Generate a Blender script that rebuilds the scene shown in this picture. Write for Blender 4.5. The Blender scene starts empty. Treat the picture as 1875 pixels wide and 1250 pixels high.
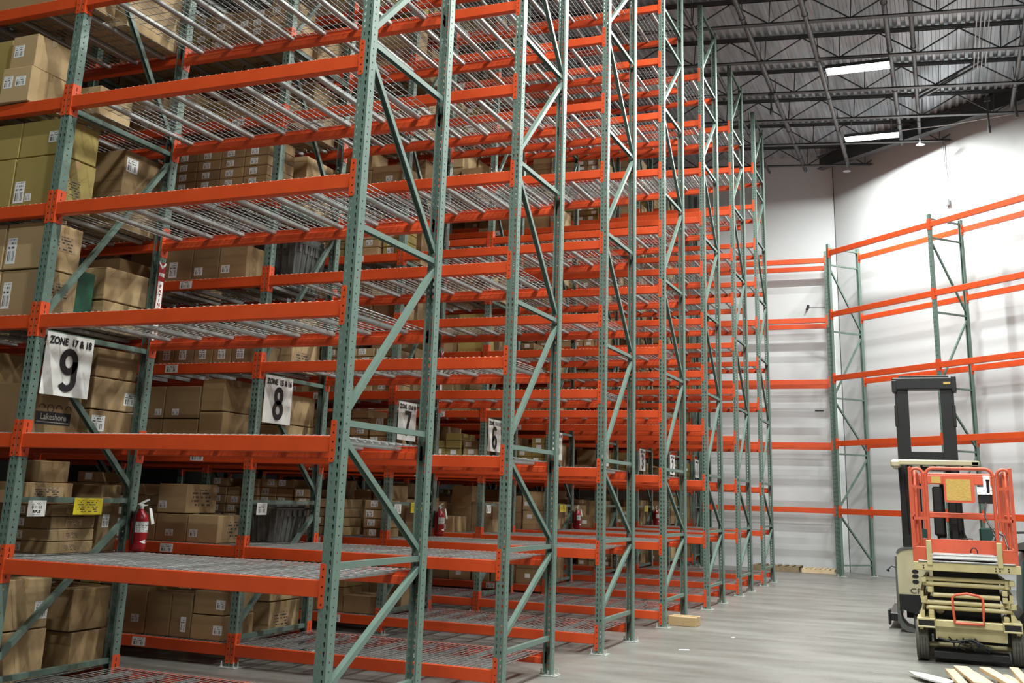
import bpy, bmesh, math, random
from mathutils import Vector, Matrix
C = bpy.context.scene.collection
R = math.radians

# ---------------------------------------------------------------- camera
CAMP = Vector((3.4757, -5.5382, 1.5543)); YAW, PITCH, ROLL = -0.38326, 0.24747, 0.0312
cd = bpy.data.cameras.new('camera'); cam = bpy.data.objects.new('camera', cd); C.objects.link(cam)
fw = Vector((math.sin(YAW) * math.cos(PITCH), math.cos(YAW) * math.cos(PITCH), math.sin(PITCH)))
rt = Vector((math.cos(YAW), -math.sin(YAW), 0)); up = rt.cross(fw)
rt2 = rt * math.cos(ROLL) + up * math.sin(ROLL); up2 = up * math.cos(ROLL) - rt * math.sin(ROLL)
m = Matrix((rt2, up2, -fw)).transposed().to_4x4(); m.translation = CAMP
cam.matrix_world = m
cd.sensor_width = 36; cd.lens = 1890.97 * 36 / 1875
cd.shift_x = -26.38 / 1875; cd.shift_y = -193.68 / 1875
cd.clip_end = 200
bpy.context.scene.camera = cam
# ---------------------------------------------------------------- world, exposure
w = bpy.data.worlds.new('world'); bpy.context.scene.world = w; w.use_nodes = True
w.node_tree.nodes['Background'].inputs[0].default_value = (.8, .9, 1, 1)
w.node_tree.nodes['Background'].inputs[1].default_value = 0.004
vs = bpy.context.scene.view_settings
vs.view_transform = 'Standard'; vs.look = 'None'; vs.gamma = 1; vs.use_curve_mapping = False
vs.exposure = -0.12
LAMP_POWER = 560.0
LIGHTS = [(2.37, 14.5, 9.98), (2.37, 18.7, 9.98), (2.37, 10.4, 9.98), (2.37, 6.3, 9.98), (2.37, 2.2, 9.98), (2.37, -2.0, 9.98), (2.37, -6.1, 9.98), (7.2, -2.0, 9.98), (6.6, 6.3, 9.98)]

# ---------------------------------------------------------------- dimensions
L = 2.5153; PW = 0.076; D = 1.2192; G = 1.445; P = D + G
Z0 = 0.196; S = 0.8422; T = 9.873
NL = 11
lev = lambda j: Z0 + S * j

# ---------------------------------------------------------------- materials
def mat(name, col, rough=.5, metal=0., noise=None, bump=None, emit=None, objvar=0, spec=None):
    M = bpy.data.materials.new(name); M.use_nodes = True; nt = M.node_tree; b = nt.nodes['Principled BSDF']
    b.inputs['Base Color'].default_value = (*col, 1); b.inputs['Roughness'].default_value = rough; b.inputs['Metallic'].default_value = metal
    if spec is not None: b.inputs['Specular IOR Level'].default_value = spec
    if emit: b.inputs['Emission Color'].default_value = (*emit[0], 1); b.inputs['Emission Strength'].default_value = emit[1]
    src = None
    if noise:
        sc, amt, col2 = noise[:3]; stretch = noise[3] if len(noise) > 3 else (1, 1, 1)
        tc = nt.nodes.new('ShaderNodeTexCoord'); mp = nt.nodes.new('ShaderNodeMapping'); mp.inputs['Scale'].default_value = stretch
        n = nt.nodes.new('ShaderNodeTexNoise'); n.inputs['Scale'].default_value = sc; n.inputs['Detail'].default_value = 6
        nt.links.new(tc.outputs['Object'], mp.inputs[0]); nt.links.new(mp.outputs[0], n.inputs[0])
        cr = nt.nodes.new('ShaderNodeValToRGB'); cr.color_ramp.elements[0].position = .35; cr.color_ramp.elements[1].position = .7
        cr.color_ramp.elements[0].color = (0, 0, 0, 1); cr.color_ramp.elements[1].color = (amt, amt, amt, 1)
        mx = nt.nodes.new('ShaderNodeMix'); mx.data_type = 'RGBA'
        nt.links.new(n.outputs[0], cr.inputs[0]); nt.links.new(cr.outputs[0], mx.inputs[0])
        mx.inputs[6].default_value = (*col, 1); mx.inputs[7].default_value = (*col2, 1)
        src = mx.outputs[2]
    if objvar:
        oi = nt.nodes.new('ShaderNodeObjectInfo'); ge = nt.nodes.new('ShaderNodeNewGeometry')
        ad = nt.nodes.new('ShaderNodeMath'); ad.operation = 'ADD'; fr = nt.nodes.new('ShaderNodeMath'); fr.operation = 'FRACT'
        nt.links.new(oi.outputs['Random'], ad.inputs[0]); nt.links.new(ge.outputs['Random Per Island'], ad.inputs[1]); nt.links.new(ad.outputs[0], fr.inputs[0])
        hs = nt.nodes.new('ShaderNodeHueSaturation'); mr = nt.nodes.new('ShaderNodeMapRange')
        mr.inputs['To Min'].default_value = 1 - objvar; mr.inputs['To Max'].default_value = 1 + objvar
        nt.links.new(fr.outputs[0], mr.inputs[0]); nt.links.new(mr.outputs[0], hs.inputs['Value'])
        if src: nt.links.new(src, hs.inputs['Color'])
        else: hs.inputs['Color'].default_value = (*col, 1)
        src = hs.outputs[0]
    if src: nt.links.new(src, b.inputs['Base Color'])
    if bump:
        tc = nt.nodes.new('ShaderNodeTexCoord'); n = nt.nodes.new('ShaderNodeTexNoise'); n.inputs['Scale'].default_value = bump[0]; n.inputs['Detail'].default_value = 4
        bp = nt.nodes.new('ShaderNodeBump'); bp.inputs['Strength'].default_value = bump[1]; bp.inputs['Distance'].default_value = .01
        nt.links.new(tc.outputs['Object'], n.inputs[0]); nt.links.new(n.outputs[0], bp.inputs['Height']); nt.links.new(bp.outputs[0], b.inputs['Normal'])
    return M
GREEN = mat('green_paint', (.128, .190, .162), .38, noise=(9, .35, (.085, .145, .12)))
ORANGE = mat('orange_paint', (.66, .078, .017), .42, noise=(5, .4, (.50, .055, .012)))
GALV = mat('galvanised_steel', (.40, .41, .405), .42, .45, noise=(14, .5, (.27, .28, .275)))
ZINC = mat('zinc_plate', (.55, .58, .55), .4, .4)
CARD = mat('cardboard', (.315, .205, .098), .8, noise=(3, .5, (.25, .16, .075)), objvar=.24)
CARDT = mat('cardboard_tan', (.43, .30, .155), .8, noise=(3, .5, (.36, .245, .12)), objvar=.15)
OLIVE = mat('cardboard_olive', (.335, .255, .075), .8, noise=(3, .5, (.28, .21, .06)), objvar=.08)
TAPE = mat('packing_tape', (.34, .225, .10), .28)
WHITE = mat('white_vinyl', (.86, .87, .84), .45)
BLACK = mat('black_print', (.012, .012, .014), .5)
DARKSLOT = mat('dark_slot', (.03, .006, .003), .7)
RED = mat('red_enamel', (.30, .005, .012), .25)
OTAPE = mat('orange_tape', (.80, .27, .07), .5)
YEL = mat('yellow_placard', (.80, .66, .03), .5)
TOTE = mat('grey_plastic', (.10, .105, .10), .45)
CREAM = mat('cream_paint', (.60, .52, .28), .4, noise=(6, .55, (.36, .32, .15)))
CREAMF = mat('cream_body', (.50, .46, .30), .35, noise=(4, .4, (.40, .37, .24)))
BLK = mat('black_steel', (.014, .015, .016), .4)
RUB = mat('rubber', (.085, .08, .068), .8, noise=(20, .6, (.14, .13, .11)))
ORL = mat('faded_orange', (.66, .115, .055), .45, noise=(8, .5, (.50, .09, .05)))
DECAL = mat('yellow_decal', (.62, .42, .11), .5, noise=(30, .8, (.40, .26, .07), (1, 1, 5)))
TEAL = mat('dark_teal_paint', (.035, .085, .078), .3)
TEALG = mat('green_plastic', (.01, .09, .05), .4)
WOOD = mat('pale_pine', (.72, .56, .36), .6, noise=(6, .7, (.60, .43, .25), (1, 9, 1)), objvar=.08)
WOODD = mat('old_wood', (.30, .22, .13), .8, noise=(6, .7, (.18, .13, .08), (1, 6, 1)))
WALL = mat('white_wall_paint', (.66, .68, .70), .6, noise=(.5, .5, (.60, .62, .64)), bump=(40, .05))
STEELD = mat('dark_roof_steel', (.075, .08, .085), .5)
PIPE = mat('grey_pipe', (.12, .125, .13), .45)
PIPEG = mat('mid_grey_conduit', (.26, .27, .28), .45)
PIPEW = mat('light_conduit', (.55, .56, .57), .35, .4)
SOFFIT = mat('roof_sheet', (.52, .57, .61), .38, .3, noise=(1.3, .8, (.24, .265, .285), (5, .5, 1)))
GREYW = mat('bare_concrete_wall', (.10, .10, .098), .8)
EMIT = mat('lamp_diffuser', (1, 1, 1), .5, emit=((.98, 1, .96), 12))

def floor_mat():
    M = bpy.data.materials.new('polished_concrete'); M.use_nodes = True; nt = M.node_tree; b = nt.nodes['Principled BSDF']
    tc = nt.nodes.new('ShaderNodeTexCoord')
    def noise(sc, st, det=8):
        mp = nt.nodes.new('ShaderNodeMapping'); mp.inputs['Scale'].default_value = st; mp.inputs['Rotation'].default_value = (0, 0, R(8))
        n = nt.nodes.new('ShaderNodeTexNoise'); n.inputs['Scale'].default_value = sc; n.inputs['Detail'].default_value = det
        nt.links.new(tc.outputs['Object'], mp.inputs[0]); nt.links.new(mp.outputs[0], n.inputs[0]); return n.outputs[0]
    def ramp(v, a, b_, c0, c1):
        r = nt.nodes.new('ShaderNodeValToRGB'); e = r.color_ramp.elements; e[0].position = a; e[1].position = b_; e[0].color = (*c0, 1); e[1].color = (*c1, 1)
        nt.links.new(v, r.inputs[0]); return r.outputs[0]
    def mix(f, a, b_, mode='MIX'):
        x = nt.nodes.new('ShaderNodeMix'); x.data_type = 'RGBA'; x.blend_type = mode
        if isinstance(f, float): x.inputs[0].default_value = f
        else: nt.links.new(f, x.inputs[0])
        nt.links.new(a, x.inputs[6]); nt.links.new(b_, x.inputs[7]); return x.outputs[2]
    base = ramp(noise(.8, (1, 1, 1)), .3, .7, (.17, .168, .155), (.25, .247, .23))
    st = ramp(noise(1.6, (.5, 1.5, 1)), .3, .7, (.72, .72, .72), (1.12, 1.12, 1.12))
    c = mix(.75, base, st, 'MULTIPLY')
    fine = ramp(noise(22, (1, 1, 1)), .3, .75, (.82, .82, .82), (1.08, 1.08, 1.08))
    c = mix(.6, c, fine, 'MULTIPLY')
    nt.links.new(c, b.inputs['Base Color'])
    rr = ramp(noise(1.7, (.4, 2, 1)), .3, .7, (.26, .26, .26), (.48, .48, .48)); nt.links.new(rr, b.inputs['Roughness'])
    return M
FLOOR = floor_mat()

def label_mat(name, ground, bars=True, rows=6):
    """white sticker with bar code stripes below and lines of small print above"""
    M = bpy.data.materials.new(name); M.use_nodes = True; nt = M.node_tree; b = nt.nodes['Principled BSDF']; b.inputs['Roughness'].default_value = .5
    N = nt.nodes; LK = nt.links
    tc = N.new('ShaderNodeTexCoord'); sp = N.new('ShaderNodeSeparateXYZ'); LK.new(tc.outputs['Generated'], sp.inputs[0])
    def mth(op, a, b_=None, c=None):
        n = N.new('ShaderNodeMath'); n.operation = op
        for i, v in enumerate((a, b_, c)):
            if v is None: continue
            if isinstance(v, (int, float)): n.inputs[i].default_value = v
            else: LK.new(v, n.inputs[i])
        return n.outputs[0]
    h = mth('FRACT', mth('ADD', mth('ADD', sp.outputs[0], sp.outputs[1]), .0001)); z = sp.outputs[2]
    def wn(x):
        n = N.new('ShaderNodeTexWhiteNoise'); n.noise_dimensions = '1D'; LK.new(x, n.inputs['W']); return n.outputs['Value']
    def win(v, a, b_): return mth('MULTIPLY', mth('GREATER_THAN', v, a), mth('LESS_THAN', v, b_))
    stripe = mth('GREATER_THAN', wn(mth('FLOOR', mth('MULTIPLY', h, 46))), .5)
    bar = mth('MULTIPLY', mth('MULTIPLY', stripe, win(h, .12, .88)), win(z, .1, .5))
    rowi = mth('FLOOR', mth('MULTIPLY', z, rows * 2)); odd = mth('FRACT', mth('MULTIPLY', rowi, .5))
    word = mth('GREATER_THAN', wn(mth('ADD', mth('FLOOR', mth('MULTIPLY', h, 22)), mth('MULTIPLY', rowi, 37.0))), .38)
    lo = .58 if bars else .06
    txt = mth('MULTIPLY', mth('MULTIPLY', mth('GREATER_THAN', odd, .25), word), mth('MULTIPLY', win(h, .1, .86), win(z, lo, .95)))
    k = mth('MAXIMUM', bar, txt) if bars else txt
    mx = N.new('ShaderNodeMix'); mx.data_type = 'RGBA'; LK.new(mth('MULTIPLY', k, .9), mx.inputs[0]); mx.inputs[6].default_value = (*ground, 1); mx.inputs[7].default_value = (.03, .03, .03, 1)
    LK.new(mx.outputs[2], b.inputs['Base Color']); return M
STICK = label_mat('barcode_sticker', (.80, .81, .80))
PRINTM = label_mat('carton_print', (.40, .275, .155), False, 5)
PRINTO = label_mat('olive_print', (.325, .25, .075), False, 7)
YTEXT = label_mat('yellow_text', (.80, .66, .03), False, 6)
WTEXT = label_mat('white_text', (.75, .76, .75), False, 6)

# ---------------------------------------------------------------- mesh helpers
def new_obj(name, me, parent=None, loc=(0, 0, 0), rot=None):
    o = bpy.data.objects.new(name, me); C.objects.link(o)
    if parent is not None: o.parent = parent
    o.location = loc
    if rot: o.rotation_euler = rot
    return o
def empty(name, loc=(0, 0, 0), rotz=0):
    o = bpy.data.objects.new(name, None); C.objects.link(o); o.location = loc; o.rotation_euler = (0, 0, rotz); o.empty_display_size = .1; return o
def tag(o, label=None, cat=None, group=None, kind=None):
    if label: o['label'] = label
    if cat: o['category'] = cat
    if group: o['group'] = group
    if kind: o['kind'] = kind
    return o
class MB:
    def __init__(s): s.v = []; s.f = []; s.m = []; s.mats = []; s.smooth = []
    def mi(s, M):
        if M not in s.mats: s.mats.append(M)
        return s.mats.index(M)
    def add(s, vs_, fs, M, smooth=False):
        o = len(s.v); s.v += [tuple(x) for x in vs_]; k = s.mi(M)
        for f in fs: s.f.append(tuple(i + o for i in f)); s.m.append(k); s.smooth.append(smooth)
    def box(s, a, b, M, bev=0.0):
        x0, y0, z0 = a; x1, y1, z1 = b
        if x0 > x1: x0, x1 = x1, x0
        if y0 > y1: y0, y1 = y1, y0
        if z0 > z1: z0, z1 = z1, z0
        if bev <= 0:
            s.add([(x0, y0, z0), (x1, y0, z0), (x1, y1, z0), (x0, y1, z0), (x0, y0, z1), (x1, y0, z1), (x1, y1, z1), (x0, y1, z1)],
                  [(0, 3, 2, 1), (4, 5, 6, 7), (0, 1, 5, 4), (1, 2, 6, 5), (2, 3, 7, 6), (3, 0, 4, 7)], M)
            return
        c = [(x0, y0, z0), (x1, y0, z0), (x1, y1, z0), (x0, y1, z0), (x0, y0, z1), (x1, y0, z1), (x1, y1, z1), (x0, y1, z1)]
        cen = ((x0 + x1) / 2, (y0 + y1) / 2, (z0 + z1) / 2); V = []
        for p in c:      # three verts per corner, each inset on two axes
            for ax in range(3):
                q = []
                for k in range(3):
                    sg = 1 if p[k] < cen[k] else -1
                    q.append(p[k] if k == ax else p[k] + sg * bev)
                V.append(tuple(q))
        def fa(ids, ax): return tuple(i * 3 + ax for i in ids)
        F = [fa((0, 3, 2, 1), 2), fa((4, 5, 6, 7), 2), fa((0, 1, 5, 4), 1), fa((1, 2, 6, 5), 0), fa((2, 3, 7, 6), 1), fa((3, 0, 4, 7), 0)]
        for i in range(8): F.append((i * 3, i * 3 + 1, i * 3 + 2))
        for a_, b_, ax in [(0, 1, 0), (2, 3, 0), (4, 5, 0), (6, 7, 0), (1, 2, 1), (3, 0, 1), (5, 6, 1), (7, 4, 1), (0, 4, 2), (1, 5, 2), (2, 6, 2), (3, 7, 2)]:
            u, w_ = [k for k in range(3) if k != ax]
            F.append((a_ * 3 + u, b_ * 3 + u, b_ * 3 + w_, a_ * 3 + w_))
        s.add(V, F, M)
    def obox(s, p0, p1, wd, ht, M, up_=Vector((0, 0, 1))):
        """box section bar from p0 to p1"""
        p0 = Vector(p0); p1 = Vector(p1); d = (p1 - p0).normalized()
        sd = d.cross(Vector(up_))
        if sd.length < 1e-4: sd = d.cross(Vector((1, 0, 0)))
        sd.normalize(); u = sd.cross(d)
        V = []
        for p in (p0, p1):
            for a_, b_ in ((-1, -1), (1, -1), (1, 1), (-1, 1)): V.append(p + sd * a_ * wd / 2 + u * b_ * ht / 2)
        s.add(V, [(0, 1, 2, 3), (7, 6, 5, 4), (0, 4, 5, 1), (1, 5, 6, 2), (2, 6, 7, 3), (3, 7, 4, 0)], M)
    def tube(s, pts, r, M, n=8, caps=True, rads=None):
        pts = [Vector(p) for p in pts]; V = []; F = []
        prev = None
        for i, p in enumerate(pts):
            d = (pts[min(i + 1, len(pts) - 1)] - pts[max(i - 1, 0)]).normalized()
            if prev is None:
                a_ = d.cross(Vector((0, 0, 1)))
                if a_.length < .05: a_ = d.cross(Vector((1, 0, 0)))
            else:
                a_ = prev - d * prev.dot(d)
            a_.normalize(); prev = a_; b_ = d.cross(a_)
            rr = rads[i] if rads else r
            for k in range(n):
                t = 2 * math.pi * k / n + math.pi / n
                V.append(p + (a_ * math.cos(t) + b_ * math.sin(t)) * rr)
        for i in range(len(pts) - 1):
            for k in range(n):
                F.append((i * n + k, i * n + (k + 1) % n, (i + 1) * n + (k + 1) % n, (i + 1) * n + k))
        s.add(V, F, M, True)
        if caps: s.add(V[:n], [tuple(range(n - 1, -1, -1))], M); s.add(V[-n:], [tuple(range(n))], M)
    def prism(s, poly, y0, y1, M, axis='y'):
        """polygon extruded along an axis; poly in the two other coordinates"""
        n = len(poly); V = []
        for t in (y0, y1):
            for a_, b_ in poly: V.append((a_, t, b_) if axis == 'y' else (t, a_, b_) if axis == 'x' else (a_, b_, t))
        F = [tuple(range(n)), tuple(range(2 * n - 1, n - 1, -1))] + [(i, i + n, (i + 1) % n + n, (i + 1) % n) for i in range(n)]
        s.add(V, F, M)
    def mesh(s, name, fix=False):
        me = bpy.data.meshes.new(name); me.from_pydata(s.v, [], s.f)
        for M in s.mats: me.materials.append(M)
        me.polygons.foreach_set('material_index', s.m); me.polygons.foreach_set('use_smooth', s.smooth)
        if fix:
            bm = bmesh.new(); bm.from_mesh(me); bmesh.ops.recalc_face_normals(bm, faces=bm.faces); bm.to_mesh(me); bm.free()
        me.update(); return me
    def build(s, name, parent=None, loc=(0, 0, 0), fix=True, rot=None): return new_obj(name, s.mesh(name, fix), parent, loc, rot)
def boxmesh(name, a, b, M, bev=0):
    q = MB(); q.box(a, b, M, bev); return q.mesh(name, bev > 0)

def text_mesh(txt, size, M, sx=1.0, bold=0.0, ext=.0006, space=1.0):
    cu = bpy.data.curves.new('lettering', 'FONT'); cu.body = txt; cu.size = size; cu.offset = bold; cu.extrude = ext
    cu.align_x = 'CENTER'; cu.align_y = 'CENTER'; cu.resolution_u = 4; cu.space_character = space
    o = bpy.data.objects.new('t', cu); C.objects.link(o); bpy.context.view_layer.update()
    me = bpy.data.meshes.new_from_object(o.evaluated_get(bpy.context.evaluated_depsgraph_get()))
    bpy.data.objects.remove(o); me.materials.clear(); me.materials.append(M)
    for v in me.vertices: v.co.x *= sx
    me.name = 'lettering'; return me
def arc(cx_, cy_, rx, ry, a0, a1, n=18): return [(cx_ + rx * math.cos(R(a0 + (a1 - a0) * k / n)), cy_ + ry * math.sin(R(a0 + (a1 - a0) * k / n))) for k in range(n + 1)]
NINE = [arc(.27, .70, .20, .235, 0, 360, 28), [(.47, .72)] + arc(.27, .26, .20, .20, 0, -150, 16)]
DIG = {'9': NINE, '6': [[(.54 - a, 1 - b) for a, b in p] for p in NINE],
       '8': [arc(.27, .735, .165, .20, 0, 360, 26), arc(.27, .285, .20, .225, 0, 360, 26)],
       '7': [[(.05, .93), (.475, .93), (.40, .70), (.31, .45), (.24, .2), (.21, .06)]],
       '5': [[(.44, .93), (.13, .93), (.10, .56)] + arc(.26, .33, .20, .26, 125, -150, 20)],
       '4': [[(.37, .06), (.37, .92), (.05, .30), (.49, .30)]],
       '3': [arc(.25, .73, .19, .20, 160, -90, 18) + arc(.25, .29, .21, .23, 90, -160, 18)[1:]],
       '2': [arc(.26, .71, .19, .22, 170, -25, 16) + [(.10, .16), (.07, .08), (.47, .08)]],
       '1': [[(.12, .78), (.29, .93), (.29, .06)]]}
def digit_mesh(ch, h=.305, sx=.31, sw=.0255):
    q = MB()
    for path in DIG[ch]:
        closed = (Vector(path[0]) - Vector(path[-1])).length < 1e-4 and len(path) > 6
        P_ = [Vector((a * sx, b * h)) for a, b in (path[:-1] if closed else path)]; n = len(P_); V = []
        for i, p in enumerate(P_):
            a = P_[(i - 1) % n] if (closed or i > 0) else p; b = P_[(i + 1) % n] if (closed or i < n - 1) else p
            d1 = (p - a).normalized() if (p - a).length > 1e-7 else (b - p).normalized(); d2 = (b - p).normalized() if (b - p).length > 1e-7 else d1
            t_ = (d1 + d2).normalized(); nn = Vector((-t_.y, t_.x)); k = sw / max(.5, nn.dot(Vector((-d1.y, d1.x))))
            for s_ in (1, -1):
                w2_ = p + nn * k * s_; V += [(.0003, w2_.x, w2_.y), (-.0006, w2_.x, w2_.y)]
        m_ = n if closed else n - 1; F = []
        for i in range(m_):
            a = 4 * i; b = 4 * ((i + 1) % n); F += [(a, a + 2, b + 2, b), (a + 1, b + 1, b + 3, a + 3), (a, b, b + 1, a + 1), (a + 2, a + 3, b + 3, b + 2)]
        q.add(V, F, BLACK)
    return q.mesh('numeral', True)
RX = Matrix(((0, 0, 1), (1, 0, 0), (0, 1, 0))).to_euler()      # text facing +X, reading toward +Y
RF = (R(90), 0, 0)                                              # text facing -Y, reading toward +X

# ---------------------------------------------------------------- rack part meshes
def holed_strip(width, holes, H, pitch, mp):
    """sheet width x H with holes punched at each pitch; holes=[(cx, poly)], each column its own cell"""
    V = []; F = []
    ncell = int(H / pitch); nh = len(holes)
    edges = [0] + [(holes[i][0] + holes[i + 1][0]) / 2 for i in range(nh - 1)] + [width]
    for c in range(ncell):
        z0 = c * pitch; z1 = z0 + pitch if c < ncell - 1 else H; zc = z0 + pitch / 2
        for k, (cx, poly) in enumerate(holes):
            x0, x1 = edges[k], edges[k + 1]
            n = len(poly)      # 8 or 4
            if n == 8: outer = [(x0, z0), (cx, z0), (x1, z0), (x1, zc), (x1, z1), (cx, z1), (x0, z1), (x0, zc)]
            else: outer = [(x0, z0), (x1, z0), (x1, z1), (x0, z1)]
            o = len(V); V += [mp(a, b) for a, b in outer] + [mp(cx + a, zc + b) for a, b in poly]
            for i in range(n): F.append((o + i, o + (i + 1) % n, o + n + (i + 1) % n, o + n + i))
    return V, F
TEAR = [(-.004, -.015), (0, -.017), (.004, -.015), (.008, .004), (.006, .012), (0, .0145), (-.006, .012), (-.008, .004)]
DOT = [(-.005, -.005), (0, -.007), (.005, -.005), (.007, 0), (.005, .005), (0, .007), (-.005, .005), (-.007, 0)]
def post_mesh():
    bm = bmesh.new()
    def put(V, F):
        vs_ = [bm.verts.new(v) for v in V]
        for f in F: bm.faces.new([vs_[i] for i in f])
    put(*holed_strip(PW, [(.019, TEAR), (.057, TEAR)], T, .0508, lambda a, z: (a, 0, z)))
    put(*holed_strip(PW, [(.034, DOT)], T, .0508, lambda a, z: (PW, a, z)))
    put(*holed_strip(PW, [(.034, DOT)], T, .0508, lambda a, z: (0, PW - a, z)))
    put([(PW, PW, 0), (PW - .013, PW, 0), (PW - .013, PW, T), (PW, PW, T)], [(0, 1, 2, 3)])
    put([(.013, PW, 0), (0, PW, 0), (0, PW, T), (.013, PW, T)], [(0, 1, 2, 3)])
    bmesh.ops.remove_doubles(bm, verts=bm.verts, dist=.0002)
    bmesh.ops.solidify(bm, geom=bm.faces, thickness=-.0024)
    bmesh.ops.recalc_face_normals(bm, faces=bm.faces)
    me = bpy.data.meshes.new('post'); bm.to_mesh(me); bm.free(); me.materials.append(GREEN); return me
POST = post_mesh()
def plate_mesh():
    q = MB(); q.box((-.05, -.045, 0), (PW + .055, PW + .03, .010), ZINC, .002)
    for x, y in ((-.032, -.02), (PW + .036, PW * .35), (-.03, PW - .0), (PW + .03, -.028)):
        q.tube([(x, y, .01), (x, y, .02)], .015, ZINC, 6); q.tube([(x, y, .02), (x, y, .055)], .007, ZINC, 6)
    return q.mesh('foot_plate', True)
PLATE = plate_mesh()
BH = .098
def beam_mesh(length):
    q = MB()     # step beam profile in (y,z): outer face y=0, step on the inside
    prof = [(0.004, 0), (.036, 0), (.040, -.004), (.040, -.040), (.062, -.041), (.066, -.045), (.066, -BH + .004), (.062, -BH), (.004, -BH), (0, -BH + .004), (0, -.004)]
    q.prism(prof, 0, length, ORANGE, 'x'); return q.mesh('beam', True)
BEAM = beam_mesh(L)
def conn_mesh():
    """connector at the left end of a beam (post to the left): side plate on the post's inner face, flange over its front"""
    q = MB()
    q.prism([(-.006, .095), (.070, .095), (.074, .085), (.074, -.15), (.066, -.158), (-.006, -.158)], 0.0015, .006, ORANGE, 'x')
    q.prism([(-.032, .085), (-.024, .095), (.006, .095), (.006, -.158), (-.024, -.158), (-.032, -.146)], -.0075, -.003, ORANGE, 'y')
    for z in (.065, .020, -.035, -.085, -.135):
        q.tube([(-.016, -.0085, z), (-.016, -.007, z)], .006, DARKSLOT, 8)
    for z0_, z1_ in ((.045, .075), (-.005, .030), (-.13, -.11)):
        q.box((.006, .028, z0_), (.0068, .036, z1_), DARKSLOT)
    q.box((.008, -.009, -.06), (.0065, -.007, -.02), ORANGE)
    return q.mesh('beam_connector', True)
CONNL = conn_mesh()
CONNR = CONNL.copy(); CONNR.name = 'beam_connector'
for v in CONNR.vertices: v.co.x = -v.co.x
CONNR.flip_normals()
DW = (L - .03) / 2
def deck_mesh(with_ch):
    q = MB(); r = .0027
    n = 22
    for i in range(n + 1):
        x = .012 + i * (DW - .024) / n
        y0, y1 = .006, D - .006
        q.tube([(x, y0 - .001, -.018), (x, y0, .002), (x, y0 + .01, .0045), (x, y1 - .01, .0045), (x, y1, .002), (x, y1 + .001, -.018)], r, GALV, 4)
    m_ = 11
    for i in range(m_ + 1):
        y = .045 + i * (D - .09) / m_
        q.tube([(.006, y, -.0005), (DW - .006, y, -.0005)], r, GALV, 4)
    if with_ch:
        for k in range(4):
            xc = DW * (k + .5) / 4
            q.prism([(xc - .021, -.038), (xc + .021, -.038), (xc + .021, -.004), (xc - .021, -.004)], .046, D - .046, GALV)
    return q.mesh('wire_deck')
def chan_mesh():
    q = MB(); h = .034
    o = [(-.021, -.006), (-.021, -h + .008), (-.014, -h), (.014, -h), (.021, -h + .008), (.021, -.006), (.0185, -.006), (.0185, -h + .009), (.013, -h + .0025), (-.013, -h + .0025), (-.0185, -h + .009), (-.0185, -.006)]
    V = []; n = 12
    for y in (.046, D - .046): V += [(a, y, b) for a, b in o]
    F = [(i, i + n, (i + 1) % n + n, (i + 1) % n) for i in range(n)] + [(0, 1, 10, 11), (1, 2, 9, 10), (2, 3, 8, 9), (3, 4, 7, 8), (4, 5, 6, 7)] + [(12, 23, 22, 13), (13, 22, 21, 14), (14, 21, 20, 15), (15, 20, 19, 16), (16, 19, 18, 17)]
    q.add(V, F, GALV); return q.mesh('support_channel', True)
DECK = deck_mesh(False); DECKC = deck_mesh(True); CHAN = chan_mesh()
def brace_mesh(name, p0, p1):
    """C-section brace between (y,z) points in the frame plane"""
    q = MB(); a = Vector((0, *p0)); b = Vector((0, *p1)); d = (b - a).normalized(); n = Vector((1, 0, 0)); u = d.cross(n)
    if u.z < 0: u = -u
    w_, h_, t = .040, .038, .0025      # channel opening downward
    prof = [(-w_ / 2, -h_ / 2), (-w_ / 2, h_ / 2), (w_ / 2, h_ / 2), (w_ / 2, -h_ / 2), (w_ / 2 - t, -h_ / 2), (w_ / 2 - t, h_ / 2 - t), (-w_ / 2 + t, h_ / 2 - t), (-w_ / 2 + t, -h_ / 2)]
    V = [p + n * x + u * y for p in (a, b) for x, y in prof]; k = 8
    q.add(V, [(i, i + k, (i + 1) % k + k, (i + 1) % k) for i in range(k)] + [(0, 1, 6, 7), (1, 2, 5, 6), (2, 3, 4, 5), (8, 15, 14, 9), (9, 14, 13, 10), (10, 13, 12, 11)], GREEN)
    return q.mesh(name, True)
Yf, Yr = PW * .8, D - PW * .8
NEWB = [('h', .32), ('h', 1.118), ('h', 1.963), ('h', 3.225), ('h', 4.508), ('h', 5.76), ('h', 7.03), ('h', 8.15), ('h', 8.60), ('h', 9.80)]
NEWD = [((Yf, .42), (Yr, 1.05)), ((Yf, 1.87), (Yr, 1.17)), ((Yf, 2.02), (Yr, 3.16)), ((Yf, 4.41), (Yr, 3.28)), ((Yf, 4.60), (Yr, 5.70)), ((Yf, 6.95), (Yr, 5.82)),
        ((Yf, 7.10), (Yr, 8.09)), ((Yf, 8.68), (Yr, 9.74))]
OLDB = [('h', .25), ('h', 1.43), ('h', 2.61), ('h', 4.31), ('h', 6.0), ('h', 7.7), ('h', 9.4)]
OLDD = [((Yf, .36), (Yr, 1.30)), ((Yf, 2.52), (Yr, 1.53)), ((Yf, 2.72), (Yr, 4.22)), ((Yf, 5.9), (Yr, 4.42)), ((Yf, 6.1), (Yr, 7.6)), ((Yf, 9.3), (Yr, 7.8))]
def braces(hs, ds):
    return [brace_mesh('horizontal_brace', (Yf, z), (Yr, z)) for _, z in hs] + [brace_mesh('diagonal_brace', a, b) for a, b in ds]
BR_NEW, BR_OLD = braces(NEWB, NEWD), braces(OLDB, OLDD)
LOC_LABEL = boxmesh('location_label', (-.075, -.0012, -.038), (.075, 0, .038), STICK)

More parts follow.
